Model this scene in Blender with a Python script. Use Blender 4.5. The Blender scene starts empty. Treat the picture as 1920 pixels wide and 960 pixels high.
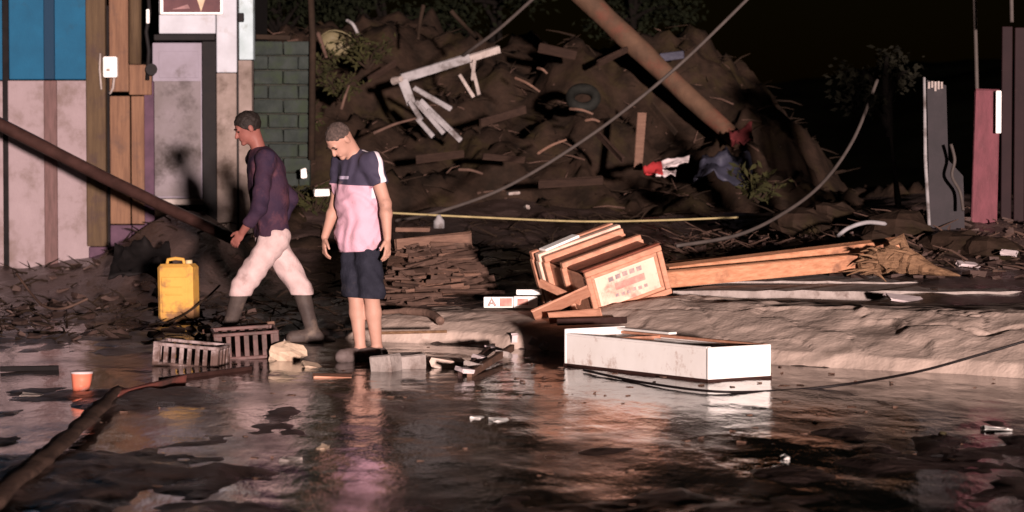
import bpy, math, random
import numpy as np
from mathutils import Vector, Matrix
R = math.radians
rng = random.Random(7)
nr = np.random.default_rng(11)
sc = bpy.context.scene
C = sc.collection

# ------------------------------------------------------------------ camera, sky, sun, exposure
FPX, HORZ, CH = 5000.0, 278.0, 1.5           # focal length in photo pixels, horizon row, eye height
PITCH = math.atan((480 - HORZ) / FPX)
cam = bpy.data.cameras.new('camera'); camo = bpy.data.objects.new('camera', cam); C.objects.link(camo)
cam.sensor_width = 36; cam.lens = 36 * FPX / 1920; cam.clip_end = 2000; cam.clip_start = .1
camo.location = (0, 0, CH); camo.rotation_euler = (math.pi / 2 - PITCH, 0, 0)
sc.camera = camo

SUN_AZ, SUN_EL = 11.0, 1.9                   # the low beam comes from behind the camera, a little to its right
w = bpy.data.worlds.new('World'); sc.world = w; w.use_nodes = True
nt = w.node_tree; bg = nt.nodes['Background']
sky = nt.nodes.new('ShaderNodeTexSky'); sky.sky_type = 'NISHITA'; sky.sun_disc = False
sky.sun_elevation = R(SUN_EL); sky.sun_rotation = R(180 - SUN_AZ)
nt.links.new(sky.outputs[0], bg.inputs[0]); bg.inputs[1].default_value = 0.0005
sun = bpy.data.lights.new('sun', 'SUN'); suno = bpy.data.objects.new('sun', sun); C.objects.link(suno)
sun.energy = 4.2; sun.angle = R(1.6); sun.color = (1, .80, .745)
trav = Vector((-math.sin(R(SUN_AZ)) * math.cos(R(SUN_EL)), math.cos(R(SUN_AZ)) * math.cos(R(SUN_EL)), -math.sin(R(SUN_EL))))
suno.rotation_euler = trav.to_track_quat('-Z', 'Y').to_euler(); suno.location = (4, -8, 6)
sc.view_settings.view_transform = 'Standard'; sc.view_settings.look = 'None'
sc.view_settings.gamma = 1; sc.view_settings.use_curve_mapping = False
sc.view_settings.exposure = 1.12
sc.render.filter_size = 2.2
cam.dof.use_dof = True; cam.dof.focus_distance = 19.0; cam.dof.aperture_fstop = 3.2

# ------------------------------------------------------------------ pixel <-> world
def P(px, py, d):
    """world point seen at photo pixel (px, py) at distance d along +y"""
    u, v = (px - 960) / FPX, (480 - py) / FPX
    y = math.cos(PITCH) + v * math.sin(PITCH); z = -math.sin(PITCH) + v * math.cos(PITCH)
    t = d / y
    return Vector((u * t, d, CH + z * t))
def G(px, py, z=0.0):
    u, v = (px - 960) / FPX, (480 - py) / FPX
    y = math.cos(PITCH) + v * math.sin(PITCH); zz = -math.sin(PITCH) + v * math.cos(PITCH)
    t = (z - CH) / zz
    return Vector((u * t, y * t, z))

# ------------------------------------------------------------------ numpy noise
def _hash(ix, iy, seed):
    n = (ix.astype(np.int64) * 374761393 + iy.astype(np.int64) * 668265263 + seed * 1442695041) & 0xffffffff
    n = ((n ^ (n >> 13)) * 1274126177) & 0xffffffff
    return ((n ^ (n >> 16)) & 0xffff) / 65535.0
def vnoise(x, y, seed=0):
    x = np.asarray(x, float); y = np.asarray(y, float)
    ix, iy = np.floor(x), np.floor(y); fx, fy = x - ix, y - iy
    fx = fx * fx * (3 - 2 * fx); fy = fy * fy * (3 - 2 * fy)
    a, b = _hash(ix, iy, seed), _hash(ix + 1, iy, seed); c, d = _hash(ix, iy + 1, seed), _hash(ix + 1, iy + 1, seed)
    return (a * (1 - fx) + b * fx) * (1 - fy) + (c * (1 - fx) + d * fx) * fy * 1.0
def fbm(x, y, oc=4, seed=0):
    s, a = 0, .5
    for o in range(oc):
        s = s + a * (vnoise(x * 2 ** o + 17.3 * o, y * 2 ** o - 9.1 * o, seed + o) - .5) * 2; a *= .5
    return s
def sst(a, b, x):
    t = np.clip((np.asarray(x, float) - a) / (b - a), 0, 1); return t * t * (3 - 2 * t)

# ------------------------------------------------------------------ materials
MATS = {}
def M(name, c1, c2=None, scale=6., rough=.7, bump=.15, bscale=None, dirt=None, dirt_amt=.45, dscale=2.5, stretch=(1, 1, 1), metal=0., spec=.12, r2=None, detail=6, zd=None):
    if name in MATS: return MATS[name]
    m = bpy.data.materials.new(name); m.use_nodes = True; MATS[name] = m
    n, l = m.node_tree.nodes, m.node_tree.links; b = n['Principled BSDF']
    tc = n.new('ShaderNodeTexCoord'); mp = n.new('ShaderNodeMapping'); mp.inputs['Scale'].default_value = stretch
    l.new(tc.outputs['Object'], mp.inputs[0])
    nz = n.new('ShaderNodeTexNoise'); nz.inputs['Scale'].default_value = scale; nz.inputs['Detail'].default_value = detail; nz.inputs['Roughness'].default_value = .6
    l.new(mp.outputs[0], nz.inputs['Vector'])
    if c2 is None: c2 = tuple(v * .7 for v in c1)
    mx = n.new('ShaderNodeMix'); mx.data_type = 'RGBA'
    cr = n.new('ShaderNodeMapRange'); cr.inputs[1].default_value = .35; cr.inputs[2].default_value = .65
    l.new(nz.outputs['Fac'], cr.inputs[0]); l.new(cr.outputs[0], mx.inputs['Factor'])
    mx.inputs['A'].default_value = (*c1, 1); mx.inputs['B'].default_value = (*c2, 1)
    col = mx.outputs['Result']
    if dirt:
        nd = n.new('ShaderNodeTexNoise'); nd.inputs['Scale'].default_value = dscale; nd.inputs['Detail'].default_value = 9; nd.inputs['Roughness'].default_value = .68
        l.new(tc.outputs['Object'], nd.inputs['Vector'])
        dr = n.new('ShaderNodeMapRange'); dr.inputs[1].default_value = 1 - dirt_amt - .06; dr.inputs[2].default_value = 1 - dirt_amt + .1
        fac = nd.outputs['Fac']
        if zd:
            sx = n.new('ShaderNodeSeparateXYZ'); l.new(tc.outputs['Object'], sx.inputs[0])
            zr = n.new('ShaderNodeMapRange'); zr.inputs[1].default_value = zd[1]; zr.inputs[2].default_value = zd[0]; zr.inputs[3].default_value = 0; zr.inputs[4].default_value = zd[2]
            l.new(sx.outputs['Z'], zr.inputs[0]); ad = n.new('ShaderNodeMath'); ad.operation = 'ADD'; l.new(fac, ad.inputs[0]); l.new(zr.outputs[0], ad.inputs[1]); fac = ad.outputs[0]
        l.new(fac, dr.inputs[0])
        m2 = n.new('ShaderNodeMix'); m2.data_type = 'RGBA'; l.new(dr.outputs[0], m2.inputs['Factor']); l.new(col, m2.inputs['A']); m2.inputs['B'].default_value = (*dirt, 1)
        col = m2.outputs['Result']
    l.new(col, b.inputs['Base Color'])
    b.inputs['Metallic'].default_value = metal; b.inputs['Specular IOR Level'].default_value = spec
    if r2 is not None:
        rr = n.new('ShaderNodeMapRange'); rr.inputs[1].default_value = .35; rr.inputs[2].default_value = .65; rr.inputs[3].default_value = rough; rr.inputs[4].default_value = r2
        l.new(nz.outputs['Fac'], rr.inputs[0]); l.new(rr.outputs[0], b.inputs['Roughness'])
    else: b.inputs['Roughness'].default_value = rough
    if bump:
        nb = n.new('ShaderNodeTexNoise'); nb.inputs['Scale'].default_value = bscale or scale * 4; nb.inputs['Detail'].default_value = 5
        l.new(mp.outputs[0], nb.inputs['Vector'])
        bp = n.new('ShaderNodeBump'); bp.inputs['Strength'].default_value = bump; bp.inputs['Distance'].default_value = .02
        l.new(nb.outputs['Fac'], bp.inputs['Height']); l.new(bp.outputs[0], b.inputs['Normal'])
    return m

MUD = (.05, .034, .026)
m_mud = M('wet_mud', (.075, .048, .042), (.022, .0145, .013), 2.6, .5, .7, 22, r2=.2, spec=.4)
m_silt = M('pale_silt', (.50, .385, .325), (.41, .31, .26), 2.6, .75, .3, 34, dirt=(.28, .205, .165), dirt_amt=.38, dscale=2.4, spec=.25)
m_bank = M('dark_earth', (.026, .0155, .0108), (.010, .0066, .0047), 3.0, .85, .8, 14, dirt=(.024, .017, .008), dirt_amt=.42, dscale=1.6, spec=.06)
m_plaster = M('white_plaster', (.215, .165, .172), (.18, .136, .14), 2.2, .85, .2, 40, dirt=(.125, .09, .083), dirt_amt=.44, dscale=2.2)
m_blue = M('blue_paint', (.006, .062, .122), (.005, .05, .10), 3, .7, .1, 40, dirt=(.01, .04, .07), dirt_amt=.38)
m_batten = M('brown_batten', (.115, .065, .062), (.075, .045, .042), 9, .8, .3, stretch=(4, 4, .5))
m_battenb = M('blue_batten', (.006, .022, .045), (.006, .022, .045), 9, .7, .2, stretch=(4, 4, .5))
m_olive = M('olive_post', (.075, .048, .027), (.052, .033, .02), 7, .8, .3, stretch=(4, 4, .4), dirt=(.045, .028, .025), dirt_amt=.42)
m_tan = M('tan_board', (.15, .080, .048), (.10, .052, .033), 6, .75, .3, stretch=(5, 5, .4), dirt=(.075, .045, .035), dirt_amt=.42)
m_purple = M('purple_paint', (.075, .04, .06), (.05, .028, .042), 6, .8, .2)
m_black = M('dull_black', (.008, .006, .006), (.004, .003, .003), 6, .8, .1)
m_darksteel = M('dark_steel', (.0055, .0045, .005), (.008, .006, .006), 12, .7, .1, spec=.15)
m_door = M('lavender_door', (.19, .165, .20), (.15, .128, .15), 3, .6, .1, dirt=(.07, .055, .052), dirt_amt=.40, dscale=2)
m_doorlow = M('grimy_shaded_door', (.105, .088, .088), (.15, .125, .135), 2.5, .7, .15, dirt=(.035, .027, .025), dirt_amt=.46, dscale=2)  # lower door panel: painted-in shadow smear together with grime
m_frame = M('white_frame', (.36, .365, .40), (.29, .29, .315), 3, .6, .1, dirt=(.22, .18, .16), dirt_amt=.38, dscale=2.4)
m_columnlow = M('greyer_column', (.20, .155, .14), (.13, .10, .085), 4, .85, .3, dirt=(.07, .05, .04), dirt_amt=.45)  # lower column and strip are greyer than the upper parts
m_aqua = M('pale_aqua', (.36, .43, .46), (.25, .31, .32), 3, .7, .1, dirt=(.12, .13, .10), dirt_amt=.42)
m_block = M('mossy_block', (.027, .032, .029), (.015, .019, .017), 5, .9, .5, 30, dirt=(.022, .03, .018), dirt_amt=.46, dscale=3)
m_mortar = M('mortar', (.025, .025, .02), None, 8, .95, .3)
m_white = M('muddied_white', (.86, .82, .79), (.79, .74, .70), 3, .45, .06, dirt=(.40, .255, .20), dirt_amt=.36, dscale=5.5, zd=(0, .10, .13))
m_whiteclean = M('white_board', (.80, .77, .74), (.70, .66, .62), 4, .5, .05, dirt=(.45, .33, .28), dirt_amt=.28, dscale=5)
m_inside = M('raw_wood_inside', (.55, .42, .36), (.42, .30, .25), 5, .7, .2, stretch=(1, 6, 6))
m_wred = M('red_brown_veneer', (.21, .070, .046), (.14, .046, .030), 5, .45, .1, stretch=(1, 6, 6), dirt=(.10, .05, .04), dirt_amt=.38, dscale=4)
m_wpine = M('light_wood', (.46, .235, .155), (.36, .165, .105), 5, .5, .12, stretch=(1, 6, 6), dirt=(.22, .11, .075), dirt_amt=.38, dscale=5)
m_wcream = M('cream_panel', (.68, .48, .38), (.56, .37, .29), 4, .55, .08, dirt=(.33, .20, .16), dirt_amt=.42, dscale=6)
m_print = M('grey_print', (.20, .16, .165), (.40, .28, .25), 16, .7, 0)
m_printred = M('red_print', (.40, .15, .13), (.5, .27, .22), 14, .7, 0)
m_plank = M('fresh_plank', (.46, .225, .13), (.32, .14, .075), 5, .6, .2, stretch=(1, 8, 8), dirt=(.17, .08, .05), dirt_amt=.40, dscale=4)
m_plankdim = M('weathered_plank', (.15, .085, .06), (.10, .055, .04), 6, .75, .3, stretch=(1, 8, 8), dirt=(.07, .045, .035), dirt_amt=.45)
m_stump = M('torn_pale_wood', (.20, .115, .065), (.10, .055, .032), 10, .85, .5, stretch=(1, 5, 5))
m_pole = M('barked_pole', (.082, .046, .029), (.05, .029, .019), 4, .8, .4, stretch=(1, 1, 1), dirt=(.09, .03, .02), dirt_amt=.44, dscale=2.2)
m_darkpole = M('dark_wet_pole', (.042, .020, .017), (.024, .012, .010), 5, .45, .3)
m_stick = M('stick_bark', (.021, .0125, .008), (.012, .0075, .005), 6, .85, .3)
m_straw = M('straw_brown', (.085, .050, .038), (.05, .030, .023), 9, .8, .2)
m_darkbark = M('dark_bark', (.004, .003, .0025), None, 6, .95, .3, spec=.05)
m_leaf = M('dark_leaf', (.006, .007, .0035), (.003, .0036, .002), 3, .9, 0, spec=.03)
m_rubble = M('wet_rubble', (.062, .038, .032), (.03, .019, .016), 5, .6, .3)
m_beam = M('mud_caked_wood', (.17, .105, .08), (.08, .05, .04), 7, .7, .5, 24)
m_leafdry = M('dry_leaf', (.012, .011, .007), (.006, .0055, .004), 3, .9, 0, spec=.05)
m_yellow = M('yellow_plastic', (.52, .285, .065), (.42, .22, .05), 4, .5, .08, dirt=(.20, .105, .05), dirt_amt=.42, dscale=6, zd=(0, .22, .22))
m_cap = M('pale_cap', (.6, .45, .25), None, 5, .4, 0)
m_crate = M('grey_crate_plastic', (.30, .235, .23), (.21, .16, .155), 6, .5, .1, dirt=(.085, .052, .044), dirt_amt=.47, dscale=8, zd=(0, .14, .2))
m_cratedk = M('brown_crate_plastic', (.115, .06, .055), (.075, .04, .036), 6, .5, .1, dirt=(.05, .03, .025), dirt_amt=.45, dscale=6)
m_foam = M('cream_foam', (.50, .38, .28), (.40, .29, .21), 6, .9, .4, 30, dirt=(.22, .14, .10), dirt_amt=.40, dscale=7)
m_conc = M('grey_concrete', (.30, .255, .235), (.20, .165, .15), 7, .85, .4, 40, dirt=(.10, .07, .06), dirt_amt=.40, dscale=5)
m_cable = M('grey_cable', (.062, .050, .045), None, 8, .6, 0)
m_cabledk = M('black_cable', (.014, .010, .010), None, 8, .5, 0)
m_cord = M('pale_cord', (.30, .24, .12), None, 8, .8, 0)
m_orange = M('orange_cup', (.62, .18, .11), (.50, .13, .08), 5, .45, .05, dirt=(.6, .42, .36), dirt_amt=.38, dscale=9)
m_redboard = M('muddy_red_board', (.20, .065, .052), (.12, .045, .036), 6, .6, .2, dirt=(.07, .04, .035), dirt_amt=.45, dscale=4)
m_beige = M('beige_plastic', (.12, .10, .055), (.08, .065, .036), 4, .55, .1, dirt=(.06, .05, .03), dirt_amt=.40)
m_greywhite = M('grey_white_paint', (.24, .225, .23), (.14, .13, .13), 6, .6, .15, dirt=(.07, .055, .05), dirt_amt=.42, dscale=6)
m_redcloth = M('red_cloth', (.26, .022, .024), (.17, .015, .016), 6, .8, .2)
m_redrag = M('dark_red_rag', (.075, .012, .013), (.04, .008, .009), 6, .85, .2)
m_whitecloth = M('white_cloth', (.50, .42, .42), (.40, .33, .33), 6, .85, .2, dirt=(.2, .14, .13), dirt_amt=.35, dscale=8)
m_tarp = M('blue_grey_tarp', (.036, .035, .052), (.022, .022, .032), 5, .5, .3)
m_tyre = M('grey_tyre', (.014, .014, .012), (.008, .008, .007), 9, .8, .3)
m_post = M('peeling_red_post', (.13, .042, .052), (.085, .03, .036), 6, .8, .3, stretch=(2, 2, .7), dirt=(.17, .085, .09), dirt_amt=.36, dscale=4)
m_rust = M('rusty_sheet', (.015, .0062, .007), (.010, .004, .005), 2.5, .7, .2, dirt=(.02, .009, .009), dirt_amt=.36)
m_sheet = M('purple_grey_sheet', (.017, .012, .0145), (.010, .0075, .009), 4, .6, .15, dirt=(.034, .026, .028), dirt_amt=.38)
m_skin = M('skin', (.40, .225, .172), (.33, .175, .13), 5, .6, .06, 30, spec=.3, dirt=(.20, .12, .095), dirt_amt=.36, dscale=5)
m_skinr = M('reddened_skin', (.20, .075, .06), (.15, .056, .046), 8, .5, .03)
m_hair = M('black_hair', (.012, .009, .008), (.02, .015, .013), 40, .6, .4, 90)
m_eye = M('dark_eye', (.02, .014, .012), None, 5, .3, 0)
m_lip = M('lip', (.25, .10, .085), None, 8, .5, 0)
m_navyshort = M('navy_shorts', (.020, .020, .030), (.012, .012, .019), 12, .85, .3, 60, dirt=(.055, .045, .045), dirt_amt=.36, dscale=4)
m_shoe = M('muddy_shoe', (.13, .10, .095), (.075, .055, .05), 14, .7, .3)
m_boot = M('muddy_boot', (.035, .026, .024), (.06, .045, .04), 8, .6, .2, dirt=(.13, .095, .075), dirt_amt=.38, dscale=5)
m_pale = M('off_white_trousers', (.46, .34, .33), (.36, .26, .25), 6, .85, .3, 30, dirt=(.19, .12, .11), dirt_amt=.37, dscale=4)
m_maroon = M('maroon_shirt', (.040, .018, .030), (.018, .012, .026), 3.5, .85, .3, 40, dirt=(.095, .036, .045), dirt_amt=.42, dscale=2.6)

# flooded road: brown opaque water, mirror-like, with patches of film
def water_material():
    m = bpy.data.materials.new('flood_water'); m.use_nodes = True
    n, l = m.node_tree.nodes, m.node_tree.links; b = n['Principled BSDF']
    tc = n.new('ShaderNodeTexCoord')
    def noise(sc_, st, det=5, rg=.6):
        mp = n.new('ShaderNodeMapping'); mp.inputs['Scale'].default_value = st; l.new(tc.outputs['Object'], mp.inputs[0])
        z = n.new('ShaderNodeTexNoise'); z.inputs['Scale'].default_value = sc_; z.inputs['Detail'].default_value = det; z.inputs['Roughness'].default_value = rg
        l.new(mp.outputs[0], z.inputs['Vector']); return z
    nz = noise(1.1, (1, .55, 1), 8)
    mx = n.new('ShaderNodeMix'); mx.data_type = 'RGBA'; mx.inputs['A'].default_value = (.020, .0125, .011, 1); mx.inputs['B'].default_value = (.125, .078, .067, 1)
    mr = n.new('ShaderNodeMapRange'); mr.inputs[1].default_value = .42; mr.inputs[2].default_value = .68; l.new(nz.outputs['Fac'], mr.inputs[0])
    l.new(mr.outputs[0], mx.inputs['Factor']); l.new(mx.outputs['Result'], b.inputs['Base Color'])
    ro = n.new('ShaderNodeMapRange'); ro.inputs[1].default_value = .45; ro.inputs[2].default_value = .7; ro.inputs[3].default_value = .02; ro.inputs[4].default_value = .30
    l.new(nz.outputs['Fac'], ro.inputs[0]); l.new(ro.outputs[0], b.inputs['Roughness'])
    b.inputs['IOR'].default_value = 1.33; b.inputs['Specular IOR Level'].default_value = .6
    nb = noise(7, (1.6, .55, 1), 5, .6)
    bp = n.new('ShaderNodeBump'); bp.inputs['Strength'].default_value = .34; bp.inputs['Distance'].default_value = .015
    l.new(nb.outputs['Fac'], bp.inputs['Height']); l.new(bp.outputs[0], b.inputs['Normal'])
    return m
m_water = water_material()

# ------------------------------------------------------------------ object helpers
def tag(o, label=None, cat=None, group=None, kind=None):
    if label: o['label'] = label
    if cat: o['category'] = cat
    if group: o['group'] = group
    if kind: o['kind'] = kind
    return o
def thing(name, loc, label, cat, group=None):
    o = bpy.data.objects.new(name, None); C.objects.link(o); o.location = loc; o.empty_display_size = .1
    return tag(o, label, cat, group)
def wloc(o):
    v = Vector((0, 0, 0))
    while o is not None: v += o.location; o = o.parent
    return v
def mesh_obj(name, verts, faces, mat, parent=None, smooth=False, loc=None):
    """verts in world space; the object's origin is put at loc, the parent or the mesh's base"""
    v = np.asarray(verts, float).reshape(-1, 3)
    if loc is None:
        loc = Vector((v[:, 0].mean(), v[:, 1].mean(), v[:, 2].min())) if parent is None else wloc(parent)
    me = bpy.data.meshes.new(name)
    vl = v - np.array(loc)
    if isinstance(faces, np.ndarray):
        k = faces.shape[1]; nf = len(faces)
        me.vertices.add(len(vl)); me.vertices.foreach_set('co', vl.ravel())
        me.loops.add(nf * k); me.loops.foreach_set('vertex_index', faces.ravel().astype(np.int32))
        me.polygons.add(nf); me.polygons.foreach_set('loop_start', np.arange(0, nf * k, k, dtype=np.int32))
        me.update(calc_edges=True)
    else:
        me.from_pydata([tuple(q) for q in vl], [], faces); me.update()
    if smooth: me.polygons.foreach_set('use_smooth', [True] * len(me.polygons))
    if mat: me.materials.append(mat)
    o = bpy.data.objects.new(name, me); C.objects.link(o)
    if parent is not None:
        o.parent = parent; o.location = Vector(loc) - wloc(parent)
    else: o.location = loc
    return o

class MB:
    def __init__(s): s.v, s.f = [], []
    def add(s, vs, fs):
        b = len(s.v); s.v += [tuple(q) for q in vs]; s.f += [tuple(b + i for i in f) for f in fs]; return s
    def box(s, c, size, rot=None, bev=0.0, jit=0.0):
        """box; bev chamfers its vertical-ish edges, jit makes corners uneven"""
        c = Vector(c); sx, sy, sz = (q / 2 for q in size); rot = rot or Matrix.Identity(3)
        b = min(bev, sx * .9, sy * .9, sz * .9)
        if b <= 0:
            pts = [Vector((x, y, z)) for x in (-sx, sx) for y in (-sy, sy) for z in (-sz, sz)]
            fs = [(0, 1, 3, 2), (4, 6, 7, 5), (0, 4, 5, 1), (2, 3, 7, 6), (0, 2, 6, 4), (1, 5, 7, 3)]
        else:
            pts = []; idx = {}
            for ix in (-1, 1):
                for iy in (-1, 1):
                    for iz in (-1, 1):
                        for a in range(3):
                            p = [ix * (sx - b), iy * (sy - b), iz * (sz - b)]
                            p[a] = (ix * sx, iy * sy, iz * sz)[a]
                            idx[(ix, iy, iz, a)] = len(pts); pts.append(Vector(p))
            fs = []
            for a in range(3):
                b1, b2 = (a + 1) % 3, (a + 2) % 3
                for sg in (-1, 1):
                    q = []
                    for u, v in ((-1, -1), (1, -1), (1, 1), (-1, 1)):
                        k = [0, 0, 0]; k[a] = sg; k[b1] = u; k[b2] = v; q.append(idx[(*k, a)])
                    fs.append(tuple(q if sg > 0 else q[::-1]))
                for u in (-1, 1):           # edge chamfers along axis a
                    for v in (-1, 1):
                        q = []
                        for sg in (-1, 1):
                            k = [0, 0, 0]; k[a] = sg; k[b1] = u; k[b2] = v
                            q.append((idx[(*k, b1)], idx[(*k, b2)]))
                        ff = (q[0][0], q[1][0], q[1][1], q[0][1]); fs.append(ff if u * v > 0 else ff[::-1])
            for ix in (-1, 1):
                for iy in (-1, 1):
                    for iz in (-1, 1):
                        t = tuple(idx[(ix, iy, iz, a)] for a in range(3)); fs.append(t if ix * iy * iz > 0 else t[::-1])
        if jit: pts = [p + Vector((rng.uniform(-jit, jit), rng.uniform(-jit, jit), rng.uniform(-jit, jit))) for p in pts]
        return s.add([c + rot @ p for p in pts], fs)
    def tube(s, pts, rad, n=8, cap=True, rough=0.0):
        pts = [Vector(p) for p in pts]; m = len(pts)
        if not hasattr(rad, '__len__'): rad = [rad] * m
        vs, fs = [], []; up = None
        for i, p in enumerate(pts):
            t = (pts[min(i + 1, m - 1)] - pts[max(i - 1, 0)]).normalized()
            if up is None: up = Vector((0, 0, 1)) if abs(t.z) < .9 else Vector((1, 0, 0))
            a = t.cross(up).normalized(); b = a.cross(t).normalized(); up = b
            for k in range(n):
                an = 2 * math.pi * k / n; r = rad[i] * (1 + rng.uniform(-rough, rough))
                vs.append(p + (a * math.cos(an) + b * math.sin(an)) * r)
        for i in range(m - 1):
            for k in range(n):
                k2 = (k + 1) % n; fs.append((i * n + k, i * n + k2, (i + 1) * n + k2, (i + 1) * n + k))
        if cap: fs += [tuple(range(n - 1, -1, -1)), tuple((m - 1) * n + k for k in range(n))]
        return s.add(vs, fs)
    def prism(s, poly, ext):
        """planar polygon (list of points) extruded by vector ext"""
        poly = [Vector(p) for p in poly]; n = len(poly); ext = Vector(ext)
        return s.add(poly + [p + ext for p in poly], [tuple(range(n)), tuple(range(2 * n - 1, n - 1, -1))] + [((i + 1) % n, i, n + i, n + (i + 1) % n) for i in range(n)])
    def build(s, name, mat, parent=None, smooth=False, loc=None): return mesh_obj(name, s.v, s.f, mat, parent, smooth, loc)

def rot3(ax, ay, az):
    """matrix with columns along the given (orthonormalised) axes"""
    ax = Vector(ax).normalized(); az = Vector(az); ay = az.cross(ax).normalized(); az = ax.cross(ay).normalized()
    return Matrix((ax, ay, az)).transposed()
def eul(x, y, z): return (Matrix.Rotation(R(z), 3, 'Z') @ Matrix.Rotation(R(y), 3, 'Y') @ Matrix.Rotation(R(x), 3, 'X'))
def pxbox(mb, x0, y0, x1, y1, d, th, bev=.006):
    a, b = P(x0, y1, d), P(x1, y0, d)
    return mb.box(((a.x + b.x) / 2, d + th / 2, (a.z + b.z) / 2), (b.x - a.x, th, b.z - a.z), None, bev)
def board(mb, a, b, wdt, th, updir=(0, 0, 1), bev=.004, jit=0):
    """board from a to b: wdt along updir, th across"""
    a, b = Vector(a), Vector(b); r = rot3(b - a, None, Vector(updir)) if False else rot3(b - a, 0, updir)
    return mb.box((a + b) / 2, ((b - a).length, th, wdt), r, bev, jit)
def spline(pts, n=8):
    pts = [Vector(p) for p in pts]; out = []
    for i in range(len(pts) - 1):
        p0, p1, p2, p3 = pts[max(i - 1, 0)], pts[i], pts[i + 1], pts[min(i + 2, len(pts) - 1)]
        for k in range(n):
            t = k / n
            out.append(.5 * ((2 * p1) + (p2 - p0) * t + (2 * p0 - 5 * p1 + 4 * p2 - p3) * t * t + (3 * p1 - p0 - 3 * p2 + p3) * t ** 3))
    return out + [pts[-1]]

# ------------------------------------------------------------------ ground, flood water, silt, bank
KD, KN, K0 = (.785, -.62), (.62, .785), (-1.0, 20.7)        # kerb line: direction, normal pointing away from the road, a point
def kt(x, y): return (x - K0[0]) * KN[0] + (y - K0[1]) * KN[1]
def ks(x, y): return (x - K0[0]) * KD[0] + (y - K0[1]) * KD[1]
def H(x, y):
    x = np.asarray(x, float); y = np.asarray(y, float)
    left = np.interp(y, [0, 11, 15, 19, 23, 26, 28, 30, 32, 60], [-.010, -.010, -.022, -.045, -.012, .0, .23, .5, .8, 1.0])
    right = np.interp(kt(x, y), [-50, -7, -4, -.1, .3, 1.2, 3, 8, 14, 40], [-.010, -.015, -.042, -.05, .10, .22, .30, .72, .9, 1.0])
    k = sst(-2.2, -.6, x)
    h = left * (1 - k) + right * k
    wet = 1 - sst(.0, .2, h)
    deep = np.exp(-((x - .066 * y) / .62) ** 4 - ((y - 16.4) / 2.1) ** 6) + .8 * np.exp(-((x + .054 * y) / .16) ** 4 - ((y - 15) / 4.5) ** 8) + .8 * sst(15.2, 16.2, y) * (1 - sst(17.6, 19, y)) * sst(-2.2, -1.4, x)
    lefty = sst(-.9, -1.9, x) * sst(17.5, 20, y) + .9 * sst(15.6, 13.2, y)
    h = h + fbm(x * .9, y * .5, 5, 3) * (.085 * wet + .13 * (1 - wet)) + fbm(x * 4.5, y * 2.2, 5, 9) * (.012 + .034 * wet) + wet * (.030 * lefty - .06 * deep)
    # heap of earth against the house below the door, and debris heap on the right
    h = h + .62 * np.exp(-((x + 3.35) / .75) ** 2 - ((y - 27.6) / 1.0) ** 2)
    h = h + .30 * np.exp(-((x - 4.0) / 1.2) ** 2 - ((y - 24.6) / 1.1) ** 2) * (1 + .5 * fbm(x * 4, y * 4, 3, 5))
    return h - 3.2 * sst(33, 48, y) + .22 * fbm(x * .8, y * .6, 4, 15) * sst(27, 30, y)
def S(x, y):
    x = np.asarray(x, float); y = np.asarray(y, float)
    t = kt(x, y) + .09 * fbm(ks(x, y) * 1.3, y * 0, 3, 21) + .02 * fbm(x * 9, y * 9, 2, 22); s = ks(x, y)
    full = np.interp(t, [-.3, 0, .10, .45, .9, 1.2, 1.8, 3.2, 4.5], [-.12, -.03, .09, .22, .355, .36, .325, .28, .2])
    low = np.interp(t, [-.3, 0, .07, .22, .5, 1.4, 3, 4.5], [-.12, -.03, .09, .16, .21, .22, .2, .12])
    k = sst(.9, 2.0, s)
    h = low * (1 - k) + full * k
    # broken, slabby crust: warped cells each with its own level and tilt
    wx = s * 1.25 + 1.1 * fbm(s * 1.1, t * 1.1, 4, 31) + .9 * t; wy = t * 1.5 + 1.1 * fbm(s * 1.1 + 5, t * 1.1, 4, 33)
    ix, iy = np.floor(wx), np.floor(wy); fx, fy = wx - ix - .5, wy - iy - .5
    a, b, c = _hash(ix, iy, 41) - .5, _hash(ix, iy, 42) - .5, _hash(ix, iy, 43) - .5
    edge = np.minimum(.5 - np.abs(fx), .5 - np.abs(fy))
    crust = (a * .035 + b * fx * .05 + c * fy * .045) * sst(0, .10, edge) - .012 * (1 - sst(0, .03, edge)) * (b > .15)
    msk = sst(.02, .25, t) * (1 - .55 * sst(1.3, 2.0, t))
    h = h + crust * msk * (.25 + .75 * k) + fbm(s * 3, t * 3, 5, 51) * .022 * msk + fbm(s * 12, t * 12, 3, 52) * .004
    return np.where(s < -.3, h - sst(-.3, -1.2, s) * .4, h) if False else h - .5 * sst(-.2, -1.3, s)
def ground(x, y): return float(max(H(x, y), S(x, y) if (-.3 < kt(x, y) < 4.4 and ks(x, y) > -1.2) else -9, BK(x, y) if y > 28.5 else -9))
def BK(x, y):
    x = np.asarray(x, float); y = np.asarray(y, float)
    wgt = sst(4.7, 2.2, x) * .92 + .08
    crest = 2.35 + .55 * fbm(x * .7, x * 0, 4, 61)
    yy = y - 30.2 - .5 * fbm(x * .7, y * .1, 3, 63)
    h = .45 + crest * wgt * sst(-.4, 5.2, yy) - .9 * sst(7, 14, yy)
    ridg = np.abs(fbm(x * 1.3, y * .9, 5, 65))
    h = h + .75 * (fbm(x * 1.0, y * .9, 5, 67) - ridg * .9 + .18) * sst(-.5, 1, yy) + .13 * np.abs(fbm(x * 3.5, y * 3.5, 4, 69))
    return h - 1.2 * sst(29.6, 28.6, y) - .8 * sst(-5.2, -6.5, x)

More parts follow.
